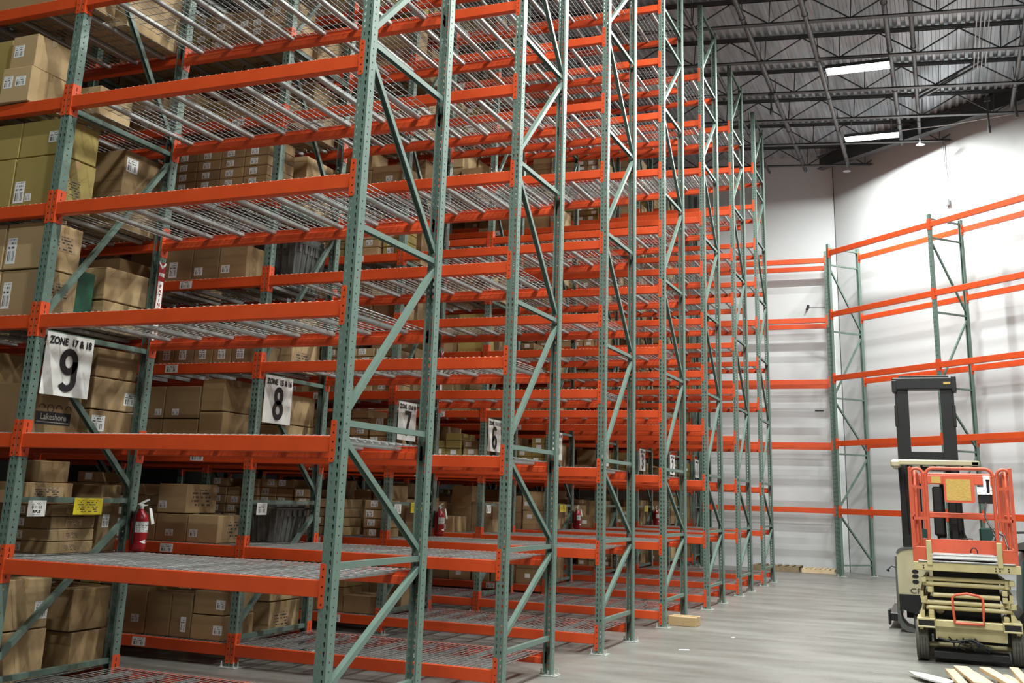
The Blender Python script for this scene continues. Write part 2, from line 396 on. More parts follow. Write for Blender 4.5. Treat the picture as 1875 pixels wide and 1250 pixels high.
def frame(root, x, brs, depth=D):
    """upright frame with its left face at x: front post, rear post, braces"""
    p = new_obj('post', POST, root, (x, 0, 0)); new_obj('foot_plate', PLATE, p)
    p = new_obj('post', POST, root, (x + PW, depth, 0), (0, 0, math.pi)); new_obj('foot_plate', PLATE, p)
    for b in brs:
        o = new_obj(b.name, b, root, (x + PW / 2, 0, 0))
        if depth != D: o.scale = (1, depth / D, 1)
def bay(root, x, levels, decks=True, near=True, labels=False, depth=D, rnd=None):
    for j in levels:
        z = lev(j)
        b = new_obj('beam', BEAM, root, (x, 0, z)); new_obj('beam_connector', CONNL, b); new_obj('beam_connector', CONNR, b, (L, 0, 0))
        if labels: new_obj('location_label', LOC_LABEL, b, (L - .75 + rnd.uniform(-.3, .3), -.0005, -BH / 2))
        b = new_obj('beam', BEAM, root, (x + L, depth, z), (0, 0, math.pi)); new_obj('beam_connector', CONNL, b); new_obj('beam_connector', CONNR, b, (L, 0, 0))
        if decks:
            for k in range(2):
                dk = new_obj('wire_deck', DECK if near else DECKC, root, (x + .015 + k * DW, 0, z))
                if depth != D: dk.scale = (1, depth / D, 1)
                if near:
                    for c in range(4): new_obj('support_channel', CHAN, dk, (DW * (c + .5) / 4, 0, 0))

# ---------------------------------------------------------------- setting
tag(boxmesh_o := new_obj('floor', boxmesh('floor', (-13, -11, -.15), (13, 24, 0), FLOOR)), kind='structure')
YB = 22.2; cx = 1.16; uw = Vector((.728, -.686, 0)); vw = Vector((.686, .728, 0))
q = MB(); q.box((-13, YB, 0), (cx, YB + .3, 12.2), WALL); tag(q.build('wall_back'), kind='structure')
q = MB(); e = Vector((cx, YB, 0)) + uw * 12.0
a_ = Vector((cx, YB, 0)); pts = [a_, e, e + vw * .3, a_ + vw * .3 + Vector((-.02, .1, 0))]
q.add([(p.x, p.y, z) for z in (0, 11.6) for p in pts], [(3, 2, 1, 0), (4, 5, 6, 7), (0, 1, 5, 4), (1, 2, 6, 5), (2, 3, 7, 6), (3, 0, 4, 7)], WALL)
tag(q.build('wall_right'), kind='structure')
q = MB(); q.box((e.x, -11, 0), (e.x + .3, e.y + .2, 11.6), GREYW); tag(q.build('wall_east'), kind='structure')
q = MB(); q.box((-13.3, -11, 0), (-13, YB, 12.6), mat('unlit_depth_wall', (.025, .024, .022), .9)); tag(q.build('wall_left'), kind='structure')  # near-black colour stands in for the unlit depth behind the loaded racks
q = MB(); q.box((-13, -11.3, 0), (e.x, -11, 12.6), GREYW); tag(q.build('wall_front'), kind='structure')
q = MB(); q.box((cx - .012, YB - .006, 0), (cx + .006, YB - .0, 10.5), BLACK); tag(q.build('trim_1'), kind='structure')
# corrugated roof sheet, sloping down toward +X, flutes along Y
roofz = lambda x: 10.80 - .07 * x
q = MB(); V = []; x = -13.3; prof = []
while x < 12:
    for dx, dz in ((0, 0), (.060, 0), (.070, .045), (.142, .045), (.152, 0)): prof.append((x + dx, roofz(x + dx) + dz))
    x += .1524
prof = [p for i, p in enumerate(prof) if i == 0 or p[0] > prof[i - 1][0] + 1e-4]
n = len(prof)
V = [(a, y, b) for y in (-11.3, 24.2) for a, b in prof] + [(a, y, roofz(a) + .12) for y in (-11.3, 24.2) for a in (prof[0][0], prof[-1][0])]
F = [(i, i + 1, n + i + 1, n + i) for i in range(n - 1)] + [(2 * n, 2 * n + 1, 2 * n + 3, 2 * n + 2)]
q.add(V, F, SOFFIT); ceil = tag(q.build('ceiling', fix=False), kind='structure')
# roof joists along X, parts of the ceiling
WEB = MB(); WEB.obox((0, 0, 0), (.725, 0, .46), .024, .024, STEELD); WEBA = WEB.mesh('web_rod', True)
WEB = MB(); WEB.obox((0, 0, .46), (.725, 0, 0), .024, .024, STEELD); WEBB = WEB.mesh('web_rod', True)
WEB = MB(); WEB.obox((0, 0, .0), (0, 0, .46), .018, .018, STEELD); WEBV = WEB.mesh('web_rod', True)
JX0, JX1 = -4.0, 8.6; sl = math.atan(.07)
for k in range(-4, 6):
    y = 12.45 + 1.75 * k
    q = MB(); ln = (JX1 - JX0)
    q.prism([(-.065, -.045), (-.065, 0), (.065, 0), (.065, -.045), (.058, -.045), (.058, -.007), (.006, -.007), (.006, -.045), (-.006, -.045), (-.006, -.007), (-.058, -.007), (-.058, -.045)], 0, ln, STEELD, 'x')
    q.prism([(-.055, -.545), (-.055, -.538), (-.006, -.538), (-.006, -.495), (.006, -.495), (.006, -.538), (.055, -.538), (.055, -.545)], 0, ln, STEELD, 'x')
    jo = q.build('roof_joist', ceil, (JX0, y, roofz(JX0)), rot=(0, sl, 0))
    ph = -.35 * (k % 2)
    x = .3 + ph + .35
    while x + 1.45 < ln:
        new_obj('web_rod', WEBA, jo, (x, 0, -.52)); new_obj('web_rod', WEBB, jo, (x + .725, 0, -.52)); new_obj('web_rod', WEBV, jo, (x, 0, -.52))
        x += 1.45
# dark girder along the oblique wall, stands in for the shadowed deck
q = MB(); g0 = Vector((.2, 21.3, 0)); 
s_, e_ = Vector((cx - .3, YB - .35, 0)), e - vw * .35
for zz, wd, ht in ((10.28, .20, .02), (10.62, .20, .02), (10.45, .02, .32)):
    q.obox((s_.x, s_.y, zz + .02), (e_.x, e_.y, zz - .40), wd, ht, STEELD)
q.build('shade_band_girder', ceil)
# long members running toward the back wall under the deck
for x, z, r, M in ((1.63, 10.18, .05, PIPE), (2.99, 10.2, .05, PIPE), (3.42, 10.22, .045, PIPE), (.50, 10.28, .05, STEELD), (-.45, 10.3, .035, STEELD), (5.3, 10.0, .04, PIPE)):
    yend = min(YB, YB - (x - cx) * .942 if x > cx else YB) - .45
    q = MB(); q.tube([(x, -8, z), (x, yend, z)], r, M, 10)
    for yy in range(1, 12):
        y_ = -2.5 + yy * 2.1
        if y_ < yend: q.tube([(x, y_, z), (x, y_, roofz(x))], .008, M, 6); q.tube([(x, y_ - .02, z), (x, y_ + .02, z)], r + .012, M, 10)
    q.build('sprinkler_pipe', ceil)
for i in range(4):
    x = 4.52 + .07 * i
    q = MB(); q.tube([(x, 5, 10.16), (x, 15.6, 10.16)], .013, PIPEW, 8); q.tube([(x, 15.6, 10.16), (x, 15.75, 10.35)], .013, PIPEW, 8); q.build('ceiling_conduit', ceil)
for a, b in (((3.43, 17.2, 10.24), (4.75, 15.5, 10.24)), ((3.33, 17.1, 10.24), (4.65, 15.4, 10.24))):
    q = MB(); q.obox(a, b, .05, .05, PIPE); q.build('diagonal_strut', ceil)
q = MB(); q.tube([(2.95, 18.6, 10.05), (4.0, 18.45, 10.02), (5.4, 18.0, 9.98)], .012, PIPEW, 6); q.build('ceiling_conduit', ceil)
for x, y, z0_, z1_ in ((4.83, 17.6, 9.45, 10.3), (.46, 15.95, 9.75, 10.3), (5.35, 17.2, 9.6, 10.3)):
    q = MB(); q.tube([(x, y, z0_ + .15), (x, y, z1_)], .02, STEELD, 8); q.tube([(x, y, z0_), (x, y, z0_ + .15)], .035, STEELD, 8)
    q.box((x - .06, y - .03, z1_ - .12), (x + .06, y + .03, z1_ - .04), STEELD); q.build('hanging_pipe_stub', ceil)

# ---------------------------------------------------------------- ceiling lights
lamp_lbl = ['bright linear ceiling light, the nearer and upper of the two seen', 'bright linear ceiling light, the lower one nearest the white corner']
for i, (x, y, z) in enumerate(LIGHTS):
    t = empty('ceiling_light', (x, y, z)); w2 = .60; d2 = .19
    lb = lamp_lbl[i] if i < 2 else None
    tag(t, lb or 'linear ceiling light above the aisle out of view, ' + ['','','next before the upper seen one','second before the upper seen one','fourth from the far end','almost above the camera','behind the camera','front right of the hall','middle right of the hall'][i], 'light', None if lb else 'ceiling lights outside the frame')
    q = MB(); q.prism([(-d2, 0), (-d2 + .05, .09), (d2 - .05, .09), (d2, 0), (d2 - .006, 0), (d2 - .055, .084), (-d2 + .055, .084), (-d2 + .006, 0)], -w2, w2, STEELD, 'x')
    q.prism([(-d2, 0), (-d2 + .05, .09), (d2 - .05, .09), (d2, 0)], -w2 - .006, -w2, STEELD, 'x'); q.prism([(-d2, 0), (-d2 + .05, .09), (d2 - .05, .09), (d2, 0)], w2, w2 + .006, STEELD, 'x')
    q.build('housing', t)
    q = MB(); q.box((-w2 + .01, -.165, .032), (w2 - .01, .165, .036), EMIT); q.build('diffuser', t)
    q = MB()
    for sx in (-.45, .45): q.tube([(sx, 0, .09), (sx, 0, roofz(x + sx) - z)], .006, PIPEW, 5)
    q.build('hanger_rods', t)
    ld = bpy.data.lights.new('lamp', 'AREA'); ld.shape = 'RECTANGLE'; ld.size = 1.15; ld.size_y = .12; ld.energy = LAMP_POWER; ld.color = (.965, 1, .95)
    lo = bpy.data.objects.new('lamp', ld); C.objects.link(lo); lo.parent = t; lo.location = (0, 0, .026)

# ---------------------------------------------------------------- racks
SIGNS = {0: ('9', '17 & 18'), 1: ('8', '15 & 16'), 2: ('7', '13 & 14'), 3: ('6', '11 & 12'), 4: ('5', '9 & 10'), 5: ('4', '7 & 8'), 6: ('3', '5 & 6'), 7: ('2', '3 & 4'), 8: ('1', '1 & 2')}
NW = ['nine', 'eight', 'seven', 'six', 'five', 'four', 'three', 'two', 'one']
rnd = random.Random(7)
for i in range(9):
    n = SIGNS[i][0]
    if i < 7: lb = 'pallet rack of zone sign %s with an empty bay at its aisle end' % NW[i]
    else: lb = 'loaded pallet rack ending at zone sign %s near the back wall' % NW[i]
    root = tag(empty('pallet_rack', (0, i * P, 0)), lb, 'rack', None)
    dep = D if i < 8 else .78
    if i < 2:
        q = MB(); q.box((-L - PW / 2 + .0176, .86, 1.408), (-L - PW / 2 + .0186, .95, 1.452), OTAPE); q.build('orange_tape', root)
    if i < 7:
        frame(root, 0, BR_NEW); bay(root, -L, range(NL), near=i < 5)
    frame(root, -L - PW, BR_OLD, dep)
    bay(root, -2 * L - PW, range(NL), near=(i == 0), labels=i < 5, depth=dep, rnd=rnd)
    frame(root, -2 * L - 2 * PW, BR_OLD, dep)
    if i > 0:
        bay(root, -3 * L - 2 * PW, range(NL), near=False, depth=dep); frame(root, -3 * L - 3 * PW, BR_OLD, dep)

# ---------------------------------------------------------------- zone signs hung on the frame ends
XS = -L + .006
for i in range(9):
    n, zn = SIGNS[i]; y0, y1, z0_, z1_ = i * P + .085, i * P + .54, 2.165, 2.615
    q = MB(); nx, nz = 9, 2
    V = []; k = 8
    for s2 in (0, 1):
        for jz in range(nz + 1):
            for a in range(k + 1):
                f = a / k; V.append((.002 * s2 + .004 * math.sin(f * 7) * (1 - jz / nz), (y1 - y0) * f, (z1_ - z0_) * jz / nz))
    F = []
    for jz in range(nz):
        for a in range(k):
            b = jz * (k + 1) + a; o = (k + 1) * (nz + 1)
            F.append((b, b + k + 1, b + k + 2, b + 1)); F.append((o + b, o + b + 1, o + b + k + 2, o + b + k + 1))
    q.add(V, F, WHITE); s = q.build('zone_sign', None, (XS + .004, y0, z0_))
    tag(s, 'white zone sign with the large black numeral %s on a rack frame end' % NW[i], 'sign', 'zone signs on the rack ends')
    new_obj('lettering', text_mesh('ZONE  ' + zn, .074, BLACK, .84, .0026), s, (.0075, (y1 - y0) / 2 + .0, .392), RX)
    new_obj('numeral', digit_mesh(n), s, (.0078, (y1 - y0) / 2 - .082, .04), None)

# ---------------------------------------------------------------- placards, extinguishers
def placard(name, lb, y0, y1, z0_, z1_, M, base, x=XS, cat='sign', grp=None):
    o = new_obj(name, boxmesh(name, (0, 0, 0), (.003, y1 - y0, z1_ - z0_), base, .0008), None, (x, y0, z0_)); tag(o, lb, cat, grp)
    new_obj('printed_face', boxmesh('printed_face', (.0031, .012, .01), (.0036, y1 - y0 - .012, z1_ - z0_ - .01), M), o); return o
WOR = {k: 'the rack with sign ' + NW[k] for k in range(7)}
WOR_ = {0: 'the rack with sign 9', 1: 'the rack with sign 8', 2: 'the rack with sign 7', 3: 'the rack with sign 6', 4: 'the rack with sign 5', 5: 'the rack with sign 4', 6: 'the rack with sign 3'}
for i in range(5):
    y = i * P
    o = placard('barcode_placard', 'white barcode placard on the end post of ' + WOR[i], y + .135, y + .295, 1.315, 1.425, STICK, WHITE)
    if i == 0:
        bpy.data.objects.remove(o.children[0])
        new_obj('barcode', boxmesh('barcode', (.0031, .02, .048), (.0036, .142, .102), label_mat('bars_only', (.8, .81, .78))), o)
        new_obj('lettering', text_mesh('RPUS', .026, BLACK, 1.2, .0006), o, (.0045, .08, .034), RX)
        new_obj('small_print', boxmesh('small_print', (.0031, .035, .010), (.0036, .125, .018), WTEXT), o)
for i in (0, 2, 4, 6):
    y = i * P
    placard('load_placard', 'yellow load capacity placard on the brace of ' + WOR[i], y + .575, y + .86, 1.325, 1.445, YTEXT, YEL, XS - .018)
def extinguisher(i):
    t = tag(empty('fire_extinguisher', (XS + .075, i * P + 1.185, 1.05)), 'red fire extinguisher hung on the rear end post of ' + WOR[i], 'fire extinguisher', 'fire extinguishers on the rack ends')
    q = MB(); z = [0, .008, .03, .24, .275, .297, .305, .32]; r = [.045, .058, .064, .064, .052, .03, .024, .022]
    q.tube([(0, 0, a) for a in z], .05, RED, 20, rads=r); q.build('cylinder', t)
    q = MB(); q.tube([(0, 0, .318), (0, 0, .345)], .018, ZINC, 10); q.box((-.012, -.03, .338), (.012, .02, .358), ZINC, .003)
    q.obox((0, -.04, .352), (0, .075, .392), .018, .010, ZINC); q.obox((0, -.02, .34), (0, .06, .35), .018, .008, ZINC); q.build('valve_handle', t)
    q = MB(); q.tube([(0, -.02, .345), (0.01, -.055, .33), (.012, -.075, .28), (.012, -.078, .15), (.012, -.076, .06)], .008, BLK, 6); q.build('hose', t)
    q = MB()
    V = []; F = []
    for a in range(9):
        th = R(-115 + a * 17)
        for z_ in (.145, .225): V.append((-.0655 * math.sin(th - R(0)), -.0655 * math.cos(th), z_))
    V = [(.0655 * math.cos(R(-75 + a * 17)), .0655 * math.sin(R(-75 + a * 17)), z_) for a in range(9) for z_ in (.145, .225)]
    F = [(2 * a, 2 * a + 2, 2 * a + 3, 2 * a + 1) for a in range(8)]
    q.add(V, F, WTEXT); q.build('instruction_label', t)
    q = MB(); ps = [(.066, -.035, .075), (.066, 0, .062), (.066, .035, .075), (.066, 0, .088)]
    V = [(.0655 * math.cos(b), .0655 * math.sin(b), c) for b, c in ((-.65, .075), (-.3, .066), (0, .061), (.05, .061), (.35, .067), (.65, .075), (.35, .084), (.05, .089), (0, .089), (-.3, .084))]
    q.add(V, [tuple(range(10))], WHITE); q.build('diamond_mark', t)
    q = MB(); q.add([(.05, .03, .33), (.055, .055, .325), (.07, .085, .21), (.066, .055, .205), (.052, .03, .33), (.057, .055, .325), (.072, .085, .21), (.068, .055, .205)],
                    [(0, 1, 2, 3), (7, 6, 5, 4), (0, 4, 5, 1), (1, 5, 6, 2), (2, 6, 7, 3), (3, 7, 4, 0)], WHITE); q.build('inspection_tag', t)
    q = MB(); q.box((-.077, -.02, .10), (-.060, .02, .30), BLK); q.build('bracket', t)
for i in (0, 2, 4, 6): extinguisher(i)
for i in (0, 2, 4):
    o = new_obj('fire_extinguisher_sign', boxmesh('fire_extinguisher_sign', (0, 0, 0), (.003, .078, .66), RED, .0008), None, (XS + .002, i * P + 1.14, 2.70))
    tag(o, 'narrow red and white vertical sign reading FIRE EXTINGUISHER on ' + WOR[i], 'sign', 'fire extinguisher signs')
    q = MB(); q.add([(.0034, .008, .0), (.0034, .07, .0), (.0034, .07, .50), (.0034, .008, .50)], [(0, 1, 2, 3)], WHITE); q.build('white_panel', o)
    q = MB(); q.add([(.0034, .0, .665), (.0034, .039, .63), (.0034, .078, .665), (.0034, .078, .645), (.0034, .039, .605), (.0034, .0, .645)], [(0, 1, 4, 5), (1, 2, 3, 4)], WHITE); q.build('chevron', o)
    new_obj('word_fire', text_mesh('FIRE', .040, WHITE, .9, .001), o, (.0045, .039, .555), RX)
    cu = text_mesh('E\nX\nT\nI\nN\nG\nU\nI\nS\nH\nE\nR', .046, RED, 1, .0012)
    for v in cu.vertices: v.co.y *= .84
    new_obj('word_extinguisher', cu, o, (.0045, .039, .245), RX)

# ---------------------------------------------------------------- cartons
ORD = ['first', 'second', 'third', 'fourth', 'fifth', 'sixth', 'seventh', 'eighth', 'ninth', 'tenth', 'eleventh']
def carton(x0, x1, y0, y1, z0_, h, label, grp, M=CARD, side=None, front=None, rot=0, tape=True, lets=None, name='cardboard_box'):
    """front: list of (u, v, w, h) sticker rects as fractions/metres from the lower left of the front; side same for the +X face"""
    w_, d_ = x1 - x0, y1 - y0
    q = MB(); q.box((-w_ / 2, -d_ / 2, 0), (w_ / 2, d_ / 2, h), M, .005)
    o = q.build(name, None, ((x0 + x1) / 2, (y0 + y1) / 2, z0_ + .007)); o.rotation_euler = (0, 0, rot)
    tag(o, label, 'box', grp)
    if tape:
        q = MB(); t = .0006; tw = .025
        q.box((-w_ / 2 - t, -tw, h - .06), (-w_ / 2, tw, h + t), TAPE); q.box((w_ / 2, -tw, h - .06), (w_ / 2 + t, tw, h + t), TAPE); q.box((-w_ / 2, -tw, h), (w_ / 2, tw, h + t), TAPE)
        q.build('packing_tape', o)
    for u, v, sw, sh in (front or []):
        new_obj('shipping_label', boxmesh('shipping_label', (0, -.0012, 0), (sw, 0, sh), STICK), o, (-w_ / 2 + u, -d_ / 2, v))
    for s in (side or []):
        u, v, sw, sh = s[:4]; mm = s[4] if len(s) > 4 else STICK
        new_obj('shipping_label' if mm is STICK else 'printed_marking', boxmesh('side_label', (0, 0, 0), (.0012, sw, sh), mm), o, (w_ / 2, -d_ / 2 + u, v))
    return o
z = lev; G9 = 'cartons on the rack of sign 9'
# row 9, the end stacks beside the labelled frame
carton(-3.25, -2.96, -.02, .36, z(5), .29, 'small tan carton with two labels, lower of pair, fifth shelf level, rack nine', G9, CARDT, front=[(.02, .12, .09, .1), (.14, .13, .1, .08)], rot=.04)
carton(-3.24, -2.98, .02, .36, z(5) + .30, .28, 'small tan carton with one label, upper of pair, at top left edge, rack nine', G9, CARDT, front=[(.03, .1, .1, .1)])
carton(-3.95, -3.28, .05, .6, z(5), .58, 'large olive carton at the far left of the fifth beam, rack nine', G9, OLIVE)
carton(-2.94, -2.63, .38, .74, z(5), .24, 'pale tan carton lying behind the post at the fifth beam, rack nine', G9, CARDT)
carton(-3.2, -2.62, .55, 1.17, z(6), .60, 'large pale carton on the sixth beam near the rear post, rack nine', G9, CARDT)
carton(-3.6, -2.66, .05, .45, z(6), .35, 'flat brown carton on the sixth beam by the front post, rack nine', G9)
carton(-3.03, -2.61, .05, .43, z(4), .39, 'olive carton with black side printing, lower layer behind the post, rack nine', G9, OLIVE, front=[(.02, .03, .1, .17), (.135, .04, .06, .06)], side=[(.02, .10, .26, .14, PRINTO)])
carton(-3.03, -2.61, .06, .42, z(4) + .40, .29, 'olive carton, upper layer right beside the post, fourth beam, rack nine', G9, OLIVE, front=[(.28, .1, .12, .09)])
carton(-3.50, -3.045, .05, .43, z(4), .39, 'olive carton, lower left, fourth beam of rack nine', G9, OLIVE)
carton(-3.50, -3.045, .06, .42, z(4) + .40, .29, 'olive carton, upper left, fourth beam of rack nine', G9, OLIVE)
carton(-3.15, -2.63, .74, 1.18, z(4), .66, 'tall brown carton with open flap and label behind the olive ones, rack nine', G9, CARD, side=[(.02, .48, .13, .12)])
carton(-3.02, -2.61, .07, .40, z(3), .35, 'tan carton at lower right, third beam beside the post, rack nine', G9, CARDT, front=[(.03, .06, .08, .2)], side=[(.02, .15, .26, .12, PRINTM)])
carton(-3.02, -2.61, .06, .39, z(3) + .36, .35, 'tan carton at upper right, third beam beside the post, rack nine', G9, CARDT, front=[(.02, .04, .09, .2)], side=[(.02, .15, .26, .12, PRINTM)])
carton(-3.48, -3.04, .07, .40, z(3), .35, 'tan carton at lower left, third beam, rack nine', G9, CARDT)
carton(-3.48, -3.04, .06, .39, z(3) + .36, .35, 'tan carton at upper left, third beam, rack nine', G9, CARDT)
carton(-3.15, -2.62, .70, 1.19, z(3), .23, 'brown carton under another by the rear post, third beam, rack nine', G9, CARDT)
carton(-3.13, -2.62, .70, 1.19, z(3) + .24, .26, 'wide tan carton lying on another by the rear post, third beam, rack nine', G9, CARDT, rot=-.03)
carton(-3.55, -3.25, .78, 1.14, z(3), .62, 'small brown carton with label, left one behind the wide tan, rack nine', G9, front=[(.15, .4, .08, .1)])
carton(-3.05, -2.61, .14, .60, z(2), .36, 'brown carton with a black shop label panel under the 9 sign', G9, CARD, tape=False)
lk = bpy.data.objects[-1] if False else [o for o in C.objects if o.name.startswith('cardboard_box')][-1]
new_obj('brand_panel', boxmesh('brand_panel', (0, 0, 0), (.0014, .33, .09), BLACK), lk, (.22, -.19, .075))
new_obj('lettering', text_mesh('Lakeshore', .062, mat('pale_print', (.45, .42, .36), .6), .95, .0006), lk, (.2222, -.025, .128), RX)
new_obj('print_line', boxmesh('print_line', (0, 0, 0), (.0018, .31, .006), mat('pale_print2', (.3, .28, .24), .6)), lk, (.22, -.18, .088))
q = MB()
for k, yy in enumerate((-.14, -.06, .02, .11)): q.tube([(.2207, yy + .028 * math.cos(R(a)), .19 + .028 * math.sin(R(a))) for a in range(0, 361 if k == 1 else 181, 20)], .003, BLK, 4)
q.build('printed_marking', lk)
carton(-3.5, -3.08, .05, .5, z(2), .34, 'brown carton at lower left, second beam, rack nine', G9, front=[(.2, .1, .08, .06)])
carton(-3.5, -3.08, .05, .5, z(2) + .35, .25, 'brown carton at upper left with label, second beam, rack nine', G9, front=[(.28, .05, .1, .07)])
carton(-3.1, -2.62, .71, 1.19, z(2), .22, 'brown carton with label at left, bottom of rear stack, rack nine', G9, side=[(.02, .06, .14, .12)])
carton(-3.1, -2.62, .71, 1.19, z(2) + .23, .24, 'brown carton with label at right, middle of rear stack, rack nine', G9, CARDT, side=[(.34, .05, .12, .1)])
carton(-3.08, -2.63, .72, 1.17, z(2) + .48, .22, 'brown carton on top of rear stack, second beam, rack nine', G9)
for k in range(4):
    carton(-3.02, -2.62, .47, .91 - .004 * k, z(1) + .088 * k, .084, 'flat long carton, %s from the bottom of a stack of four, rack nine' % ORD[k], G9, CARDT if k < 2 else CARD, front=[(.05, .015, .09, .055)], side=[(.14, .02, .16, .045, PRINTM)], tape=False, rot=.01 * (k % 3 - 1))
carton(-3.05, -2.64, .22, .66, z(1) + .353, .15, 'low carton lying on the four flat ones, rack nine', G9, CARD, side=[(.05, .04, .3, .08, PRINTM)])
carton(-2.98, -2.66, .34, .62, z(1) + .506, .155, 'small carton topmost above the four flat ones, rack nine', G9, CARD)
carton(-3.5, -3.10, .06, .5, z(1), .5, 'brown carton beside the four flat ones, first beam, rack nine', G9)
carton(-3.05, -2.64, .96, 1.17, z(1), .50, 'narrow dark carton with label behind the extinguisher, rack nine', G9, side=[(.04, .18, .07, .1)])
carton(-3.3, -2.62, .06, .57, z(0), .33, 'brown carton at the bottom left corner, lower one, rack nine', G9, CARDT)
carton(-3.3, -2.62, .07, .56, z(0) + .34, .34, 'brown carton with label above the bottom left one, rack nine', G9, CARDT, side=[(.36, .06, .12, .12)])
carton(-3.15, -2.62, .82, 1.19, z(0), .27, 'brown carton on the bottom shelf by the rear post, lower one, rack nine', G9)
carton(-3.15, -2.63, .79, 1.18, z(0) + .28, .30, 'brown carton on the bottom shelf by the rear post, upper one, rack nine', G9)
carton(-3.1, -2.66, .43, .62, z(3), .42, 'dark green plastic crate between the tan cartons, third beam, rack nine', None, TEALG, tape=False, name='plastic_crate')
# row 8 nearest bay
Y1 = P + .06; G8 = 'cartons on the rack of sign 8'
def c8(a, b, zz, h, lb, d=.45, M=CARD, **k): return carton(a, b, Y1, Y1 + d, zz, h, lb, G8, M, **k)
c8(-3.84, -3.51, z(4), .34, 'brown carton, left of three in a row, fourth beam, rack eight', front=[(.05, .04, .1, .16)])
c8(-3.50, -3.18, z(4), .34, 'brown carton, middle of three in a row, fourth beam, rack eight', front=[(.03, .05, .1, .08)])
c8(-3.17, -2.84, z(4), .33, 'brown carton, right of three in a row, fourth beam, rack eight', front=[(.03, .06, .1, .08)], M=CARD)
for k, (a, b) in enumerate(((-3.80, -3.61), (-3.60, -3.37), (-3.36, -3.14), (-3.13, -2.92), (-2.91, -2.67))):
    c8(a, b, z(3), .19, 'small labelled carton, %s from the left on third beam, rack eight' % ORD[k], front=[(.06, .04, .085, .11)], tape=False)
    c8(a + .01, b - .01, z(3) + .20, .19, 'small carton, upper layer, %s from the left on third beam, rack eight' % ORD[k], tape=False)
c8(-3.37, -3.14, z(3) + .40, .18, 'small carton, top left of two above the labelled row, rack eight', front=[(.03, .03, .07, .12), (.13, .03, .07, .12)], tape=False)
c8(-3.13, -2.86, z(3) + .40, .18, 'small carton, top right of two above the labelled row, rack eight', front=[(.05, .03, .07, .12)], tape=False)
for k, (a, b, h) in enumerate(((-3.86, -3.66, .30), (-3.65, -3.23, .30))):
    c8(a, b, z(2), h, 'brown carton, lower, %s from the left on second beam, rack eight' % ORD[k]); c8(a, b, z(2) + h + .01, .31, 'brown carton, upper, %s from the left on second beam, rack eight' % ORD[k], front=[(.1, .03, .08, .06)])
c8(-3.215, -2.94, z(2), .37, 'large brown carton, lower right on second beam, rack eight', M=CARD); c8(-3.21, -2.95, z(2) + .38, .31, 'large brown carton, upper right on second beam, rack eight', front=[(.02, .3, .04, .07)])
c8(-3.89, -3.60, z(1), .25, 'brown carton, bottom left of three, first beam, rack eight', front=[(.1, .05, .09, .06)]); c8(-3.59, -3.23, z(1), .25, 'brown carton, bottom middle of three, first beam, rack eight', front=[(.12, .05, .09, .06)])
c8(-3.22, -2.87, z(1), .25, 'brown carton, bottom right of three, first beam, rack eight', front=[(.03, .05, .09, .07)], side=[(.12, .04, .3, .16, PRINTM)], M=CARDT)
c8(-3.60, -3.26, z(1) + .26, .27, 'brown carton lying across the three, first beam, rack eight', front=[(.02, .04, .09, .07)], side=[(.04, .05, .36, .18, PRINTM)], M=CARDT)
c8(-3.86, -3.60, z(0), .42, 'brown carton, leftmost on the bottom shelf, rack eight', front=[(.1, .1, .09, .07)]); c8(-3.59, -3.31, z(0), .38, 'brown carton, second from left on the bottom shelf, rack eight')
c8(-3.30, -3.07, z(0), .38, 'tall carton with upright label on the bottom shelf, rack eight', front=[(.12, .05, .06, .13)])
c8(-3.06, -2.70, z(0), .21, 'brown carton, lower right on the bottom shelf, rack eight', front=[(.25, .05, .1, .08)]); c8(-3.05, -2.71, z(0) + .22, .20, 'brown carton, upper right on the bottom shelf, rack eight', front=[(.25, .05, .1, .08)])
for col in range(4):
    for r_ in range(6):
        a = -3.87 + .295 * col
        c8(a, a + .285, z(5) + .107 * r_, .104, 'flat labelled carton, %s column %s layer, fifth beam, rack eight' % (ORD[col], ORD[r_]), front=[(.07, .02, .09, .065)], tape=False)
def tote(x0, x1, y0, y1, z0_, h, label):
    q = MB(); t = empty('storage_tote', ((x0 + x1) / 2, (y0 + y1) / 2, z0_ + .007)); tag(t, label, 'tote', 'grey plastic totes'); w_, d_ = (x1 - x0) / 2, (y1 - y0) / 2
    a = .04
    V = [(sx * (w_ - a * (1 - k)), sy * (d_ - a * (1 - k)), k * h * .82) for k in (0, 1) for sx, sy in ((-1, -1), (1, -1), (1, 1), (-1, 1))]
    q.add(V, [(3, 2, 1, 0), (4, 5, 6, 7), (0, 1, 5, 4), (1, 2, 6, 5), (2, 3, 7, 6), (3, 0, 4, 7)], TOTE)
    nr = 6
    for k in range(nr):
        f = -1 + 2 * (k + .5) / nr
        q.obox((w_ - a * .9, f * (d_ - .05), .01), (w_ + .004, f * (d_ - .02), h * .82), .03, .014, TOTE); q.obox((f * (w_ - .05), -d_ + a * .9, .01), (f * (w_ - .02), -d_ - .004, h * .82), .03, .014, TOTE, Vector((1, 0, 0)))
    q.build('tub', t)
    q = MB(); q.box((-w_ - .012, -d_ - .012, h * .82), (w_ + .012, d_ + .012, h * .88), TOTE, .004); q.box((-w_ + .02, -d_ + .02, h * .88), (w_ - .02, -.006, h), TOTE, .006); q.box((-w_ + .02, .006, h * .88), (w_ - .02, d_ - .02, h), TOTE, .006)
    for k in range(5): q.box((-w_ + .06 + k * .08, -d_ - .014, h * .70), (-w_ + .09 + k * .08, -d_, h * .82), TOTE)
    for k in range(5): q.box((w_, -d_ + .06 + k * .1, h * .66), (w_ + .016, -d_ + .10 + k * .1, h * .82), TOTE)
    q.build('lid', t)
tote(-3.1, -2.62, P + .62, P + 1.17, z(1), .38, 'dark grey plastic tote with ribbed sides behind the second frame, first beam, rack eight')
